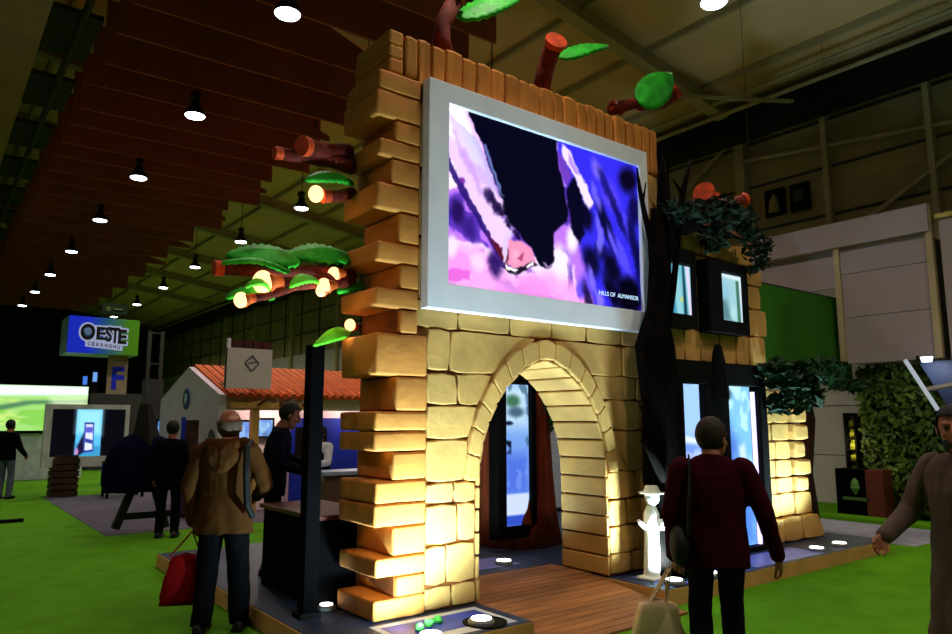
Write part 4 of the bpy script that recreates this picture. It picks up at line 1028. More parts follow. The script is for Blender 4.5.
# counter, post, white counter
ct = thing('black_counter', 'black counter with a dark red top standing on the platform left of the tower', 'counter', (3.0, 6.35, .15))
obj('body', bx(2.66, 3.2, 5.58, 6.72, .15, .84), mat('counter_black', (3, 2, 3), .9, spec=.05), ct, bevel=.01)
obj('counter_top', bx(2.63, 3.24, 5.55, 6.76, .84, .88), mat('counter_red', (84, 26, 16), .4), ct, bevel=.008)
q = atx(315.5, 345, 2.52)
ps = thing('black_post', 'slim black square post rising beside the black counter', 'post', (2.52, q.y, .15))
obj('shaft', bx(2.46, 2.58, q.y-.06, q.y+.06, .15, q.z), mat('counter_black', (6, 6, 11), .8, spec=.1), ps, bevel=.008); obj('base', bx(2.43, 2.60, q.y-.08, q.y+.08, .15, .19), black_f, ps)
wc = thing('white_counter', 'pale counter in front of the woman with a white shirt', 'counter', aty(345, 500, 9.6)); a, b = aty(322, 472, 9.6), aty(380, 472, 9.6)
obj('counter_top', bx(a.x, b.x, 9.5, 10.0, a.z-.05, a.z), mat('counter_pale', (170, 180, 215), .4), wc); obj('body', bx(a.x+.04, b.x-.04, 9.55, 9.95, 0, a.z-.05), mat('counter_brown', (110, 78, 62), .6), wc)
bs_ = thing('stand_base', 'flat black stand foot lying on the green floor at the left edge', 'stand', atz(3, 523, 0)); q = atz(3, 523, 0)
bm = bmesh.new(); box(bm, q.x-.6, q.x+.28, q.y-.06, q.y+.06, 0, .05); tube(bm, [(q.x-.3, q.y, .05), (q.x-.3, q.y, .5)], .03, 10); obj('foot', bm, black_f, bs_)
# far dark stand wall behind the aisle
dwl = thing('dark_stand', 'dark stand block far behind the white monitor', 'stand', (6, 30, 0)); bm = bmesh.new(); box(bm, 4.6, 9.5, 27.5, 33, 0, 2.6); obj('body', bm, mat('stand_dark', (52, 50, 52), .8), dwl)
ft = thing('truss_tower', 'dark stacked tower behind the white gable', 'tower', (7, 24, 0)); a, b = aty(150, 330, 22), aty(162, 410, 22); bm = bmesh.new()
box(bm, a.x, b.x, 22, 22.5, 0, aty(150, 379, 22).z); obj('base', bm, mat('stand_dark', (52, 50, 52), .8), ft); bm = bmesh.new()
for xx in (a.x+.06, b.x-.06): bar(bm, (xx, 22.2, aty(150, 379, 22).z), (xx, 22.2, a.z), .09)
for k in range(2): bar(bm, (a.x+.06, 22.2, 3.3+k*.9), (b.x-.06, 22.2, 3.3+k*.9), .04)
obj('truss', bm, dsteel, ft)

# ================================================================== RIGHT SIDE OF THE HALL
panel_w = mat('hung_white', (158, 142, 144), .7, .05, 1.5)
hp = thing('hanging_white_box', 'large pale hanging box of stacked panels at the right', 'hanging box', (13.4, 5.3, 2.66))
bm = bmesh.new()
for k, (z0, z1) in enumerate(((2.66, 3.47), (3.48, 4.26), (4.27, 4.72))): box(bm, 13.0, 13.8, 4.58, 6.0, z0, z1)
obj('panels', bm, panel_w, hp)
obj('fascia', bx(12.9, 13.0, 4.5, 7.72, 4.76, 5.22), panel_w, hp)
obj('upper_panels', bx(13.05, 13.1, 6.05, 7.7, 4.05, 4.74), panel_w, hp)
obj('trim_post', bx(12.94, 13.04, 6.0, 6.1, 2.7, 4.8), steel, hp); obj('trim_post', bx(12.94, 13.04, 4.48, 4.58, 2.66, 5.2), steel, hp)
for yy in (4.9, 5.7):
    bm = bmesh.new(); bar(bm, (13.8, yy, 4.4), (14.9, yy, 4.4), .08); obj('wall_bracket', bm, steel, hp)
hp2 = thing('hanging_white_box', 'pale hanging box with a yellow top edge cut by the right frame edge', 'hanging box', (13.4, 3.6, 2.6))
obj('panels', bx(13.0, 13.8, 2.6, 4.38, 2.6, 4.95), panel_w, hp2); obj('top_edge', bx(12.95, 13.8, 2.6, 4.42, 4.95, 5.02), mat('yellow_edge', (190, 170, 90), .6), hp2)
bm = bmesh.new(); bar(bm, (13.8, 3.4, 4.4), (14.9, 3.4, 4.4), .08); obj('wall_bracket', bm, steel, hp2)
gp = thing('green_banner', 'plain green hanging banner behind the leafy tree', 'banner', (11.6, 6.9, 2.6))
a, b = aty(751, 281, 6.2), aty(846, 290, 6.2)
obj('cloth', bx(a.x, b.x, 6.2, 6.26, 2.3, a.z), mat('banner_green', (48, 108, 10), .8, .08, 1), gp)
bm = bmesh.new(); bar(bm, (a.x, 6.23, a.z), (b.x, 6.23, a.z), .05)
for xx in (a.x+.2, b.x-.2): bar(bm, (xx, 6.23, a.z), (xx, 6.23, roof_z(xx)-.03), .006)
obj('rod', bm, lampk, gp)
pg = [atx(765, 192, 14.9), atx(784, 188, 14.9), atx(790, 186, 14.9), atx(809, 182, 14.9)]
for i, lab in enumerate(('dark square wall sign with a pale cone mark high on the wall', 'dark square wall sign with a dim square mark high on the wall')):
    a, b = pg[2*i], pg[2*i+1]; t = thing('wall_sign', lab, 'sign', (14.9, a.y, a.z-.5)); h_ = .62
    obj('plate', bx(14.86, 14.94, b.y, a.y, a.z-h_, a.z), black_f, t)
    bm = bmesh.new(); cy = (a.y+b.y)/2
    if i == 0: tube(bm, [(14.85, cy, a.z-h_+.08), (14.85, cy, a.z-.28), (14.85, cy, a.z-.12)], [.13, .1, .02], 10, 0, 1)
    else: box(bm, 14.84, 14.86, cy-.08, cy+.12, a.z-.42, a.z-.16)
    obj('mark', bm, mat('mark_olive', (150, 140, 70), .7) if i == 0 else mat('mark_dim', (70, 60, 40), .7), t)
# hedge wall
hd = thing('green_hedge', 'tall leafy hedge wall under the white hanging box', 'hedge', (13.4, 5.2, 0))
bm = bmesh.new(); box(bm, 13.55, 13.75, 4.4, 6.05, 0, 2.6); obj('back_board', bm, mat('hedge_dark', (16, 30, 10), .9), hd)
bm = bmesh.new()
rng = random.Random(5)
for i in range(2600):
    p_ = Vector((13.42+rng.uniform(-.1, .1), rng.uniform(4.4, 6.05), rng.uniform(.1, 2.62))); s = rng.uniform(.04, .1)
    a_ = Vector((rng.gauss(-.3, .5), rng.gauss(0, 1), rng.gauss(-.4, 1))).normalized(); b_ = a_.cross(Vector((rng.gauss(-1, .5), rng.gauss(0, .6), rng.gauss(.3, .6)))).normalized()
    v = [bm.verts.new(q) for q in (p_-a_*s, p_-b_*s*.5, p_+a_*s, p_+b_*s*.5)]; bm.faces.new(v)
obj('leaves', bm, mat('hedge_leaf', (70, 92, 18), .7, .4, 4), hd)
# lit canopy
cp = thing('lit_canopy', 'dark stand canopy with a white slanted edge bar and a small spotlight', 'canopy', (12.4, 4.3, 1.7))
p0, p1 = atx(905, 360, 12.3), atx(938, 410, 12.3)
bm = bmesh.new(); bar(bm, p0, p1, .05, .05); obj('edge_bar', bm, emit('bar_white', (205, 215, 225), .6), cp)
bm = bmesh.new(); v = [p0+Vector((.5, 0, 0)), p1+Vector((.5, 0, 0)), Vector((12.8, 3.4, p1.z)), Vector((12.8, 3.4, p0.z))]; a = [bm.verts.new(q) for q in v]; b = [bm.verts.new(q+Vector((.06, 0, 0))) for q in v]
bm.faces.new(a); bm.faces.new(b[::-1])
for i in range(4): bm.faces.new((a[i], a[(i+1) % 4], b[(i+1) % 4], b[i]))
obj('back_panel', bm, mat('canopy_blue', (34, 44, 70), .6), cp)
q = atx(927, 362, 12.5); bm = bmesh.new(); tube(bm, [q+Vector((0, 0, .0)), q+Vector((0, 0, .08))], [.07, .09], 14); obj('spotlight', bm, emit('spot_white', (220, 235, 255), 3), cp)
bm = bmesh.new(); p2, p3 = atx(930, 389, 12.2), atx(956, 384, 12.2); bar(bm, p2, p3, .25, .05); obj('shelf', bm, mat('canopy_shelf', (190, 180, 180), .6), cp)
bm = bmesh.new(); bar(bm, p0+Vector((.5, 0, 0)), (p0.x+.5, p0.y, 2.7), .04); obj('hanger', bm, lampk, cp)
l = bpy.data.lights.new('canopy_light', 'SPOT'); l.energy = 16; l.color = (.8, .9, 1); l.spot_size = R(140); l.shadow_soft_size = .06
lo = bpy.data.objects.new('canopy_light', l); COL.objects.link(lo); lo.parent = cp; lo.location = q+Vector((-.05, 0, -.05))-Vector(cp.location); lo.rotation_euler = (0, R(-35), 0)
# display counter and bottle shelf
dc = thing('display_counter', 'dark counter with a green crest and red brown end before the hedge', 'counter', (13.2, 6.2, 0))
a, b = atx(838, 515, 12.9), atx(886, 515, 12.9)
zt = atx(850, 469, 12.9).z
obj('body', bx(12.9, 13.25, b.y+.28, a.y, 0, zt), mat('counter_black', (10, 10, 16), .6), dc); obj('end_panel', bx(12.88, 13.25, b.y, b.y+.28, 0, zt), mat('end_red', (96, 40, 22), .6), dc)
q = atx(855, 487, 12.88); bm = bmesh.new(); tube(bm, [(12.885, q.y, q.z-.13), (12.885, q.y, q.z-.02), (12.885, q.y, q.z+.08), (12.885, q.y, q.z+.15)], [.01, .075, .06, .015], 10); obj('crest', bm, mat('crest_green', (90, 140, 70), .6), dc)
bm = bmesh.new(); bar(bm, (12.89, q.y+.22, q.z-.2), (12.89, q.y-.22, q.z-.2), .02, .05); obj('inscription', bm, mat('crest_dim', (70, 100, 40), .6), dc)
sh = thing('bottle_shelf', 'narrow black shelf of bottles behind the dark counter', 'shelf', (13.0, 6.4, 0)); a, b = atx(842, 413, 13.28), atx(858, 470, 13.28)
bm = bmesh.new(); box(bm, 13.5, 13.54, b.y, a.y, 0, a.z); box(bm, 13.3, 13.54, a.y-.03, a.y, 0, a.z); box(bm, 13.3, 13.54, b.y, b.y+.03, 0, a.z)
lv = [a.z-.05-k*.2 for k in range(6)]
for z in lv: box(bm, 13.3, 13.54, b.y, a.y, z-.02, z)
obj('case', bm, black_f, sh)
gl = mat('bottle_yellow', (190, 190, 60), .3, .2, 4)
for k in range(1, 6):
    for j in range(4):
        yy = b.y+.07+j*(a.y-b.y-.14)/3; z = lv[k]
        bm = bmesh.new(); tube(bm, [(13.42, yy, z), (13.42, yy, z+.09), (13.42, yy, z+.12), (13.42, yy, z+.165)], [.032, .032, .012, .012], 10)
        tag(obj('bottle', bm, gl, None, smooth=True), 'yellow bottle standing in the narrow black shelf', 'bottle', 'bottles in the black shelf')
l = bpy.data.lights.new('shelf_light', 'POINT'); l.energy = 5; l.color = (1, .9, .4); lo = bpy.data.objects.new('shelf_light', l); COL.objects.link(lo); lo.location = (13.1, (a.y+b.y)/2, (a.z+lv[5])/2)
gs = thing('green_plinth', 'low green carpeted strip before the dark counter', 'plinth', (12.6, 6.2, 0)); obj('slab', bx(12.35, 12.85, 4.4, 7.4, 0, .06), green, gs)

# ================================================================== PEOPLE
def capsule(bm, p0, p1, r0, r1, n=14):
    p0, p1 = Vector(p0), Vector(p1)
    tube(bm, [p0, p1], [r0, r1], n); ellip(bm, p0, (r0,)*3, None, n, 8); ellip(bm, p1, (r1,)*3, None, n, 8)
def loft(bm, rings, n=28):
    R_ = []
    for c, rx, ry in rings:
        R_.append([bm.verts.new((c[0]+rx*math.cos(2*PI*k/n), c[1]+ry*math.sin(2*PI*k/n), c[2])) for k in range(n)])
    for a, b in zip(R_, R_[1:]):
        for k in range(n): bm.faces.new((a[k], a[(k+1) % n], b[(k+1) % n], b[k]))
    bm.faces.new(R_[0][::-1]); bm.faces.new(R_[-1])
def fuse(name, bm, m, root, vox, scale=1.0, wrinkle=0.0, wf=9, it=3, paint=None):
    me = bpy.data.meshes.new(name); bmesh.ops.recalc_face_normals(bm, faces=bm.faces[:]); bm.to_mesh(me); bm.free()
    t = bpy.data.objects.new('tmp', me); COL.objects.link(t)
    md = t.modifiers.new('r', 'REMESH'); md.mode = 'VOXEL'; md.voxel_size = vox; md.adaptivity = 0
    dg = bpy.context.evaluated_depsgraph_get(); dg.update()
    nm = bpy.data.meshes.new_from_object(t.evaluated_get(dg)); nm.name = name
    bpy.data.objects.remove(t); bpy.data.meshes.remove(me)
    b = bmesh.new(); b.from_mesh(nm)
    for _ in range(it): bmesh.ops.smooth_vert(b, verts=b.verts[:], factor=.5, use_axis_x=True, use_axis_y=True, use_axis_z=True)
    if wrinkle:
        b.normal_update()
        for v in b.verts:
            c = v.co
            w = noise.noise(Vector((c.x*wf, c.y*wf, c.z*wf*.55+c.x*4)))+.5*noise.noise(Vector((c.x*wf*2.2+7, c.y*wf*2.2, c.z*wf*1.3)))
            v.co = c+v.normal*w*wrinkle
    b.to_mesh(nm); b.free()
    nm.materials.clear()
    for x in (m if isinstance(m, (list, tuple)) else [m]): nm.materials.append(x)
    for p in nm.polygons:
        p.use_smooth = True
        if paint: p.material_index = paint(p.center)
        else: p.material_index = 0
    nm.transform(Matrix.Scale(scale, 4))
    o = bpy.data.objects.new(name, nm); COL.objects.link(o); o.parent = root
    return o
def add_hand(bm, w, d, n, side, curl=.5, s=1.0):
    w, d, n = Vector(w), Vector(d).normalized(), Vector(n); n = (n-d*n.dot(d)).normalized(); a = d.cross(n)*side
    for i in range(4):
        kn = w+(d*(.086, .091, .087, .078)[i]+a*(.029, .010, -.010, -.028)[i])*s
        capsule(bm, w+a*(.016, .006, -.006, -.016)[i]*s, kn, .017*s, .012*s, 10)
        Lf = (.070, .080, .075, .058)[i]*s; p = kn; ang = 0
        for sg_, (fr, bend) in enumerate(((.45, .55), (.32, .9), (.23, .6))):
            ang += bend*curl*(1+.08*i); q = p+(d*math.cos(ang)+n*math.sin(ang))*Lf*fr+a*(.006, .001, -.003, -.007)[i]*s*.4
            capsule(bm, p, q, (.0098-.0008*sg_)*s, (.0092-.0009*sg_)*s, 8); p = q
    b0 = w+(d*.022+a*.022+n*.006)*s; b1 = b0+(d*.036+a*.026+n*.012)*s; b2 = b1+(d*.030+a*.006+n*.012)*s; b3 = b2+(d*.024-a*.002+n*.010)*s
    capsule(bm, b0, b1, .016*s, .0125*s, 8); capsule(bm, b1, b2, .0115*s, .0105*s, 8); capsule(bm, b2, b3, .0105*s, .009*s, 8)
skin = mat('skin', (150, 92, 66), .6, .08, 8)
eye_m = mat('eye_dark', (24, 16, 14), .3); lip_m = mat('lip', (140, 70, 60), .5)
def make_person(label, loc, rz, H=1.75, lean=0.0, side=0.0, yaw=0.0, pitch=0.0, aL=None, aR=None, lL=None, lR=None, top=None, bottom=None, hem=.82, flare=.0, wide=1.0,
                hair=None, hair_kind='short', shoes=None, vox=.0085, hood=False, strap=None, collar=None, wr=.006, beard=False, seated=False, group=None, curlL=.6, curlR=.6, hd=None, hs=1.08, legw=1.0):
    r = thing('person', label, 'person', loc, rz, group); s = H/1.75
    def U(x, y, z): k = max(0, z-.95); return Vector((x+side*k, y+lean*k, z))
    shL, shR = U(-.185*wide, -.02, 1.41), U(.185*wide, -.02, 1.41)
    elL, wrL = [Vector(q) for q in (aL or (U(-.245, -.05, 1.12), U(-.255, .04, .87)))]
    elR, wrR = [Vector(q) for q in (aR or (U(.245, -.05, 1.12), U(.255, .04, .87)))]
    knL, anL = [Vector(q) for q in (lL or ((-.105, .03, .50), (-.11, -.01, .09)))]
    knR, anR = [Vector(q) for q in (lR or ((.105, .03, .50), (.11, -.01, .09)))]
    hipL, hipR = Vector((-.09, 0, .93)), Vector((.09, 0, .93))
    hc = U(0, .03, 1.612)+(Vector(hd) if hd else Vector((0, 0, 0))); nb = U(0, -.02, 1.45)
    HM = Matrix.Translation(hc) @ Matrix.Rotation(yaw, 4, 'Z') @ Matrix.Rotation(-pitch, 4, 'X') @ Matrix.Scale(hs, 4)
    h = lambda x, y, z: HM @ Vector((x, y, z)); HR = (Matrix.Rotation(yaw, 3, 'Z') @ Matrix.Rotation(-pitch, 3, 'X')) @ Matrix.Scale(hs, 3)
    def headparts(bm):
        E_ = lambda c, rr: ellip(bm, h(*c), rr, HR, 20, 14)
        E_((0, -.012, .028), (.075, .095, .097)); E_((0, .022, -.045), (.059, .068, .078)); E_((0, .062, -.102), (.028, .026, .021))
        tube(bm, [h(0, .084, .03), h(0, .098, .0), h(0, .112, -.026)], [.008, .011, .015], 10); E_((0, .106, -.03), (.017, .013, .011))
        for q in (-1, 1):
            E_((q*.032, .076, .03), (.026, .014, .009)); E_((q*.036, .064, -.028), (.024, .02, .024)); E_((q*.077, -.006, -.006), (.011, .02, .031)); E_((q*.031, .076, .008), (.013, .010, .010))
        E_((0, .086, -.058), (.024, .009, .006)); E_((0, .085, -.07), (.021, .009, .007))
        capsule(bm, nb, h(0, -.02, -.07), .062, .056)
    bm = bmesh.new(); headparts(bm)
    loft(bm, [(U(0, 0, .90), .14, .095), (U(0, 0, 1.05), .13, .09), (U(0, 0, 1.25), .15, .10), (U(0, -.01, 1.40), .155, .075), (U(0, -.02, 1.46), .06, .055)])
    for sh, el, wr_, hip, kn, an in ((shL, elL, wrL, hipL, knL, anL), (shR, elR, wrR, hipR, knR, anR)):
        capsule(bm, sh, el, .046, .038); capsule(bm, el, wr_, .038, .026); capsule(bm, hip, kn, .075, .05); capsule(bm, kn, an, .048, .036)
        capsule(bm, an+Vector((0, -.03, -.045)), an+Vector((0, .13, -.06)), .034, .026)
    add_hand(bm, wrL, (wrL-elL).normalized()+Vector((0, .15, -.1)), Vector((.9, .3, 0)), -1 if False else 1, curlL)
    add_hand(bm, wrR, (wrR-elR).normalized()+Vector((0, .15, -.1)), Vector((-.9, .3, 0)), -1, curlR)
    HMi = HM.inverted()
    def paint(c):
        q = HMi @ c
        if (abs(abs(q.x)-.031) < .012 and abs(q.z-.008) < .006 and q.y > .07): return 1
        if abs(q.x) < .024 and -.078 < q.z < -.052 and q.y > .08: return 2
        return 0
    fuse('body', bm, [skin, eye_m, lip_m], r, min(vox, .0065) if vox < .01 else vox, s, it=2, paint=paint)
    # trousers
    bm = bmesh.new()
    loft(bm, [((0, 0, .84), .165, .115), ((0, 0, .93), .168, .118), ((0, 0, 1.02), .155, .112)])
    for hip, kn, an in ((hipL, knL, anL), (hipR, knR, anR)):
        capsule(bm, hip+Vector((0, -.005, -.03)), kn, .092*legw, .071*legw); tube(bm, [kn+Vector((0, 0, .02)), kn.lerp(an, .5), an+Vector((0, 0, -.035))], [.072*legw, .069*legw, .066*legw], 16)
    fuse('trousers', bm, bottom, r, vox, s, wr, 11)
    # top garment
    bm = bmesh.new(); w = wide
    zs = [(hem, .185+flare, .135+flare*.7), (hem+.1, .185+flare*.6, .14+flare*.4), (1.05, .175, .135), (1.25, .19, .14), (1.36, .195, .125), (1.43, .15, .10), (1.475, .085, .078)]
    loft(bm, [(U(0, -.005, z), rx*w, ry) for z, rx, ry in zs])
    for sh, el, wr_ in ((shL, elL, wrL), (shR, elR, wrR)):
        capsule(bm, U(sh.x*.75-side*.0, -.02, 1.40) if False else sh+Vector((-.02 if sh.x > 0 else .02, 0, -.015)), el, .078, .062); capsule(bm, el, el.lerp(wr_, .96), .062, .047)
    if collar: tube(bm, [nb+Vector((0, 0, -.02)), nb+Vector((0, .005, .035))], [.085, .075], 18)
    fuse('jacket' if collar or hood else 'sweater', bm, top, r, vox, s, wr*1.4, 8)
    if hood:
        bm = bmesh.new()
        for k in range(11):
            an = PI*(k/10); p_ = nb+Vector((.135*math.cos(an), .0-.105*math.sin(an), .015-.03*math.sin(an))); ellip(bm, p_, (.05, .048, .05+.015*math.sin(an)))
        ellip(bm, nb+Vector((0, -.135, -.09)), (.135, .05, .11)); ellip(bm, nb+Vector((0, -.15, -.17)), (.08, .035, .05)); fuse('hood', bm, top, r, vox, s, wr, 14)
    if strap:
        q = strap; bm = bmesh.new()
        pts = [U(q*.12, .13, 1.1), U(q*.13, .10, 1.36), U(q*.135, .02, 1.468), U(q*.14, -.09, 1.42), U(q*.15, -.155, 1.25), U(q*.17, -.15, 1.0)]
        tube(bm, [p_*s for p_ in pts], .022*s, 8, 0, .35); o = lobj('strap', bm, mat('strap_black', (10, 9, 10), .7), r)
        bm = bmesh.new(); c_ = U(q*.22, -.06, .93)*s; ellip(bm, c_, (.06, .15, .13)); lobj('shoulder_bag', bm, mat('strap_black', (10, 9, 10), .7), r, True)
    if hair:
        bm = bmesh.new(); ellip(bm, (0, 0, 0), (1, 1, 1), None, 40, 30)
        dl = []
        for v in bm.verts:
            c = v.co.copy(); v.co = Vector((c.x*.0815, c.y*.1015-.014, c.z*.1045+.028)); z, y_ = v.co.z, v.co.y
            if hair_kind == 'bald': keep = (z < .05 and z > -.085 and y_ < .03)
            elif hair_kind == 'long': keep = (y_ < .045 or z > .07)
            else: keep = (z > .062 and y_ > .02) or (y_ <= .02 and z > -.05-.02*(y_ < -.04)) 
            if not keep: dl.append(v)
        bmesh.ops.delete(bm, geom=dl, context='VERTS')
        if hair_kind == 'long': ellip(bm, (0, -.06, -.07), (.075, .05, .13))
        for v in bm.verts: v.co += v.normal*0+Vector((0, 0, 0)); 
        bm.normal_update()
        ret = bmesh.ops.extrude_face_region(bm, geom=bm.faces[:]); vs = [g for g in ret['geom'] if isinstance(g, bmesh.types.BMVert)]
        for v in vs: v.co += Vector((v.co.x, v.co.y+.014, v.co.z-.028)).normalized()*(.004+.006*abs(noise.noise(v.co*60)))
        for v in bm.verts: v.co = (HM @ v.co)*s
        lobj('hair', bm, hair, r, True)
    if beard:
        bm = bmesh.new(); ellip(bm, h(0, .03, -.075)*s, (.058, .062, .055), HR); lobj('beard', bm, hair, r, True)
    for kq, an in ((-1, anL), (1, anR)):
        bm = bmesh.new(); capsule(bm, an+Vector((kq*.008, -.045, -.045)), an+Vector((kq*.02, .15, -.058)), .047, .038); box(bm, an.x-.04, an.x+.045, an.y-.09, an.y+.17, an.z-.088, an.z-.06)
        capsule(bm, an+Vector((0, -.02, 0)), an+Vector((0, -.02, -.04)), .045, .045)
        fuse('shoe', bm, shoes or mat('shoe_black', (14, 13, 14), .5), r, .01, s)
    return r
def lobj(name, bm, m, root, sm=False):
    me = bpy.data.meshes.new(name); bmesh.ops.recalc_face_normals(bm, faces=bm.faces[:]); bm.to_mesh(me); bm.free(); me.materials.append(m)
    for p in me.polygons: p.use_smooth = sm
    o = bpy.data.objects.new(name, me); COL.objects.link(o); o.parent = root; return o
navy_t = mat('trousers_navy', (6, 6, 9), .95, .2, 8, spec=.08); black_t = mat('cloth_black', (9, 8, 10), .95, .2, 8, spec=.08)
grey_h = mat('hair_grey', (84, 64, 52), .8, .3, 40); dark_h = mat('hair_dark', (20, 14, 12), .7, .3, 40)
# man in the brown hooded jacket
def facing(deg): return R(deg)-R(90)
V3 = Vector
P1 = make_person('man with a bald head seen from behind in a brown hooded jacket', (2.03, 5.95, 0), facing(56), 1.76, top=mat('jacket_brown', (72, 41, 12), .9, .14, 4, spec=.1), bottom=navy_t, hem=.76, flare=.02, wide=1.15,
                 hair=grey_h, hair_kind='bald', hood=True, vox=.008, aL=((-.275, -.04, 1.10), (-.25, .02, .84)), aR=((.32, -.02, 1.13), (.20, .20, 1.02)), lL=((-.12, .03, .5), (-.13, -.04, .09)), lR=((.12, .03, .5), (.14, .05, .09)), wr=.010, pitch=-.12, curlL=1.1, legw=1.2, hs=1.15, hd=(0, .01, -.02))
bm = bmesh.new(); tube(bm, [V3((.2, .15, 1.2)), V3((.19, .10, 1.42)), V3((.185, .0, 1.475)), V3((.185, -.12, 1.44)), V3((.20, -.185, 1.25)), V3((.22, -.19, 1.0)), V3((.25, -.12, .9))], .026, 8); lobj('strap', bm, mat('strap_black', (10, 9, 10), .7), P1)
# man in the dark suit
P2 = make_person('dark haired man in a navy suit leaning over the black counter', (2.90, 7.12, .15), facing(-25), 1.70, lean=.14, top=mat('suit_navy', (11, 14, 34), .95, .15, 6, spec=.08), bottom=black_t, hem=.78, wide=1.08,
                 hair=dark_h, collar=True, vox=.0085, pitch=.35, yaw=.1, aL=((-.27, .10, 1.16), (-.12, .36, 1.08)), aR=((.28, .05, 1.13), (.16, .33, 1.02)), hd=(0, .03, -.01))
# man in the maroon sweater
P3 = make_person('man in a maroon sweater walking past the doorway with a shoulder strap', (3.94, 2.70, 0), facing(40), 1.70, top=mat('sweater_maroon', (54, 6, 17), .95, .12, 8, spec=.06), bottom=mat('jeans_dark', (14, 17, 32), .95, .2, 8, spec=.08), hem=.80, wide=1.12,
                 hair=mat('hair_brown', (40, 26, 20), .75, .3, 40), vox=.008, yaw=-.65, strap=-1, aL=((-.26, -.04, 1.10), (-.25, .05, .84)), aR=((.30, -.04, 1.13), (.38, .04, .86)), lL=((-.10, .06, .50), (-.11, -.10, .10)), lR=((.10, .12, .50), (.11, .12, .09)), wr=.007, curlL=1.2, hd=(.02, .02, -.03), collar=True)
# person in the long grey brown coat
P4 = make_person('dark haired person in a long grey brown coat walking in at the right edge', (4.80, 1.62, 0), facing(165), 1.74, top=mat('coat_taupe', (84, 66, 58), .9, .1, 6), bottom=black_t, hem=.42, flare=.05, wide=1.15, hair=dark_h, beard=True, collar=True, vox=.0075,
                 yaw=.5, aL=((-.30, -.06, 1.10), (-.30, .10, .86)), aR=((.30, .06, 1.12), (.30, .30, .98)), lL=((-.10, .1, .5), (-.11, .12, .09)), lR=((.10, .0, .5), (.11, -.15, .1)), wr=.008)
# distant people
P5 = make_person('person in a black top and grey jeans standing at the far left', (1.60, 18.6, 0), facing(50), 1.68, top=black_t, bottom=mat('jeans_grey', (84, 92, 112), .9), hem=.85, hair=dark_h, vox=.014, aR=((.27, .02, 1.1), (.28, .2, .95)))
P6 = make_person('person in black standing right of the draped trestle', (2.96, 11.08, 0), facing(60), 1.66, top=mat('cloth_navy_dark', (8, 9, 20), .95, spec=.05), bottom=black_t, hem=.75, hair=dark_h, vox=.014)
P7 = make_person('dark haired woman in a black vest over a white shirt behind the pale counter', (4.92, 10.25, 0), facing(200), 1.58, top=mat('shirt_white', (196, 196, 204), .8), bottom=black_t, hem=.85, hair=dark_h, hair_kind='long', vox=.012, aL=((-.24, .08, 1.14), (-.16, .3, 1.1)), aR=((.24, .08, 1.14), (.16, .3, 1.1)))
bm = bmesh.new(); loft(bm, [((0, -.005, .84), .20, .15), ((0, -.005, 1.05), .19, .15), ((0, -.005, 1.25), .196, .153), ((0, -.01, 1.38), .15, .135), ((0, -.01, 1.43), .10, .10)]); fuse('vest', bm, black_t, P7, .012, 1.58/1.75)
c = aty(560, 500, 10.2)
P8 = make_person('person in a brown jacket glimpsed sitting beyond the arch', (c.x, 10.2, -.18), facing(150), 1.62, top=mat('jacket_brown', (150, 92, 34), .85), bottom=black_t, hem=.85, hair=dark_h, vox=.014, lL=((-.12, .42, .72), (-.12, .42, .28)), lR=((.12, .42, .72), (.12, .42, .28)))
st_ = thing('black_stool', 'black stool under the person beyond the arch', 'stool', (c.x, 10.2, 0)); obj('seat', bx(c.x-.2, c.x+.2, 10.0, 10.4, .46, .52), black_f, st_)
for sx in (-.16, .16):
    for sy in (-.16, .16): obj('leg', bx(c.x+sx-.02, c.x+sx+.02, 10.2+sy-.02, 10.2+sy+.02, 0, .46), black_f, st_)

# held things
def tote(label, c0, w, h, d, ang, m, hang, rm=None, handle_gap=.12):
    """c0 = middle of the bag's mouth, hang = point the handles hang from"""
    t = thing('tote_bag', label, 'bag', c0); M = Matrix.Translation(c0) @ Matrix.Rotation(ang, 4, 'Z')
    bm = bmesh.new(); N = 10; rings = []
    for i in range(N+1):
        k = i/N; ww = w*(.62+.38*min(1, k*1.3)); dd = d*(.35+.65*math.sin(PI*min(1, k*.9+.08)))
        ring = []
        for j in range(36):
            an = 2*PI*j/36; cx = math.copysign(abs(math.cos(an))**.6, math.cos(an)); sy = math.copysign(abs(math.sin(an))**.7, math.sin(an))
            wob = 1+.10*noise.noise(Vector((cx*2, sy*3, k*4+w*9)))
            ring.append(bm.verts.new(M @ Vector((cx*ww/2*wob, sy*dd/2*wob, -h*k-.03*abs(cx)*(1-k)))))
        rings.append(ring)
    for a, b in zip(rings, rings[1:]):
        for j in range(36): bm.faces.new((a[j], a[(j+1) % 36], b[(j+1) % 36], b[j]))
    bm.faces.new(rings[0][::-1]); bm.faces.new(rings[-1])
    obj('sack', bm, m, t, smooth=True)
    for q in (-1, 1):
        bm = bmesh.new(); a = M @ Vector((-handle_gap, q*d*.12, -.02)); b = M @ Vector((handle_gap, q*d*.12, -.02)); hh = Vector(hang)+Vector((0, q*.01, 0))
        tube(bm, [a, a.lerp(hh, .5)+Vector((0, 0, .0)), hh, b.lerp(hh, .5), b], .012, 8, 0, .5); obj('handle', bm, m, t)
def wpt(r, p):
    return r.matrix_basis @ Vector(p)
h1 = wpt(P1, (-.265, .055, .765))
tote('red cloth tote bag hanging from the hand of the man in brown', h1+Vector((-.03, .03, -.17)), .36, .40, .14, R(-25), mat('bag_red', (134, 8, 12), .9, .15, 6, spec=.1), h1)
h3 = wpt(P3, (-.27, .075, .74))
tote('cream cloth tote bag on long straps beside the man in maroon', h3+Vector((-.07, .05, -.19)), .38, .44, .16, R(-40), mat('bag_cream', (206, 178, 140), .85, .1, 6), h3, handle_gap=.05)
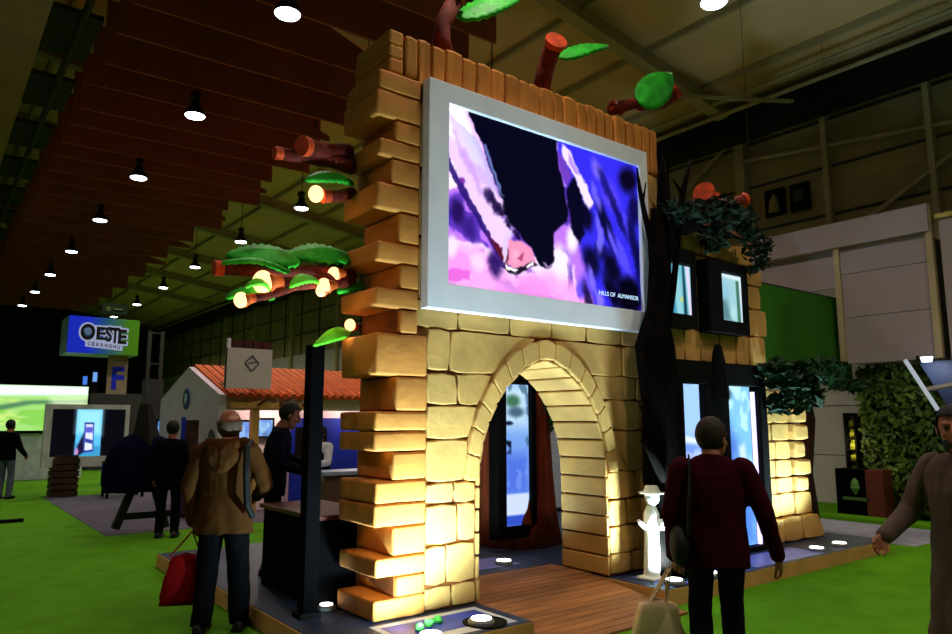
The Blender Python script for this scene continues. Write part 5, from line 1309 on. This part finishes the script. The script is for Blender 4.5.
pap = thing('paper_sheet', 'white folded paper in the hands of the man in the navy suit', 'paper', wpt(P2, (.16, .42, 1.0)))
q = wpt(P2, (.12, .44, 1.0)); bm = bmesh.new(); bar(bm, q+Vector((-.02, 0, .10)), q+Vector((.05, -.02, -.10)), .15, .008); obj('sheet', bm, mat('paper_white', (205, 195, 185), .7), pap)
# small white statue by the trunk
c = aty(653, 572, 4.62)
stt = thing('statue', 'small white statue of a child in a hat beside the dark trunk', 'statue', (c.x, 4.62, .15))
X, Z = c.x, .15
bm = bmesh.new()
loft(bm, [((X, 4.62, Z+.02), .10, .08), ((X, 4.62, Z+.25), .085, .075), ((X, 4.62, Z+.42), .075, .065), ((X+.01, 4.62, Z+.60), .095, .075), ((X+.01, 4.62, Z+.68), .05, .05)])
ellip(bm, (X+.01, 4.61, Z+.76), (.07, .075, .08)); tube(bm, [(X+.01, 4.61, Z+.80), (X+.01, 4.61, Z+.815)], [.135, .13], 20); tube(bm, [(X+.01, 4.61, Z+.81), (X+.01, 4.61, Z+.88)], [.085, .06], 18)
capsule(bm, (X-.05, 4.6, Z+.6), (X-.15, 4.58, Z+.50), .035, .028); capsule(bm, (X-.15, 4.58, Z+.50), (X-.24, 4.57, Z+.56), .028, .022)
capsule(bm, (X+.08, 4.6, Z+.6), (X+.10, 4.55, Z+.46), .035, .028); capsule(bm, (X+.10, 4.55, Z+.46), (X+.0, 4.52, Z+.5), .026, .022); ellip(bm, (X+.05, 4.52, Z+.52), (.06, .03, .05))
box(bm, X-.13, X+.13, 4.52, 4.72, Z, Z+.03)
me = bpy.data.meshes.new('s')
o = fuse('figure', bm, mat('statue_white', (238, 238, 226), .6, .03), stt, .009, 1, .002, 20); o.data.transform(Matrix.Translation(stt.location).inverted())

# ================================================================== LIGHT
w = bpy.data.worlds.new('hall'); SC.world = w; w.use_nodes = True
w.node_tree.nodes['Background'].inputs['Color'].default_value = (1, .86, .62, 1); w.node_tree.nodes['Background'].inputs['Strength'].default_value = .035

# ------------------------------------------------------------------ pieces of parts go one level deeper
RULES = {'lettering': 'front_panel', 'letter_outline': 'front_panel', 'blue_dot': 'front_panel', 'logo_drop': 'round_logo', 'cut_end': 'stem', 'socket': 'bulb', 'hood': 'jacket', 'lens': 'housing',
         'diffuser': 'lamp_shade', 'letter': 'panel', 'crest': 'body', 'inscription': 'body', 'mark': 'plate', 'diamond_mark': 'board', 'spotlight': 'back_panel', 'blue_print': 'printed_panel', 'green_tuft': 'top', 'black_ring': 'top',
         'caption': 'display', 'pictogram': 'box', 'glow': 'housing', 'beard': 'body', 'light_strip': 'frame', 'bracket': 'beam', 'rail': 'leg'}
stem_ = lambda o: o.name.split('.')[0]
for root in [o for o in SC.objects if o.parent is None and o.type == 'EMPTY']:
    kids = [o for o in SC.objects if o.parent == root and o.type == 'MESH']
    last = {}
    for o in kids: last.setdefault(stem_(o), []).append(o)
    for o in kids:
        t = RULES.get(stem_(o))
        if stem_(o) == 'display' and root.name.startswith(('framed_window', 'display_doorway', 'booth_monitor', 'tree_trunk', 'wall_screen')): t = 'frame' if 'frame' in last else 'housing'
        if t and t in last:
            c = last[t]
            if len(c) > 1: c = sorted(c, key=lambda q: (sum((Vector(q.bound_box[k])-Vector(o.bound_box[k])).length for k in range(8))))
            o.parent = c[0]; o.matrix_parent_inverse = Matrix.Identity(4)
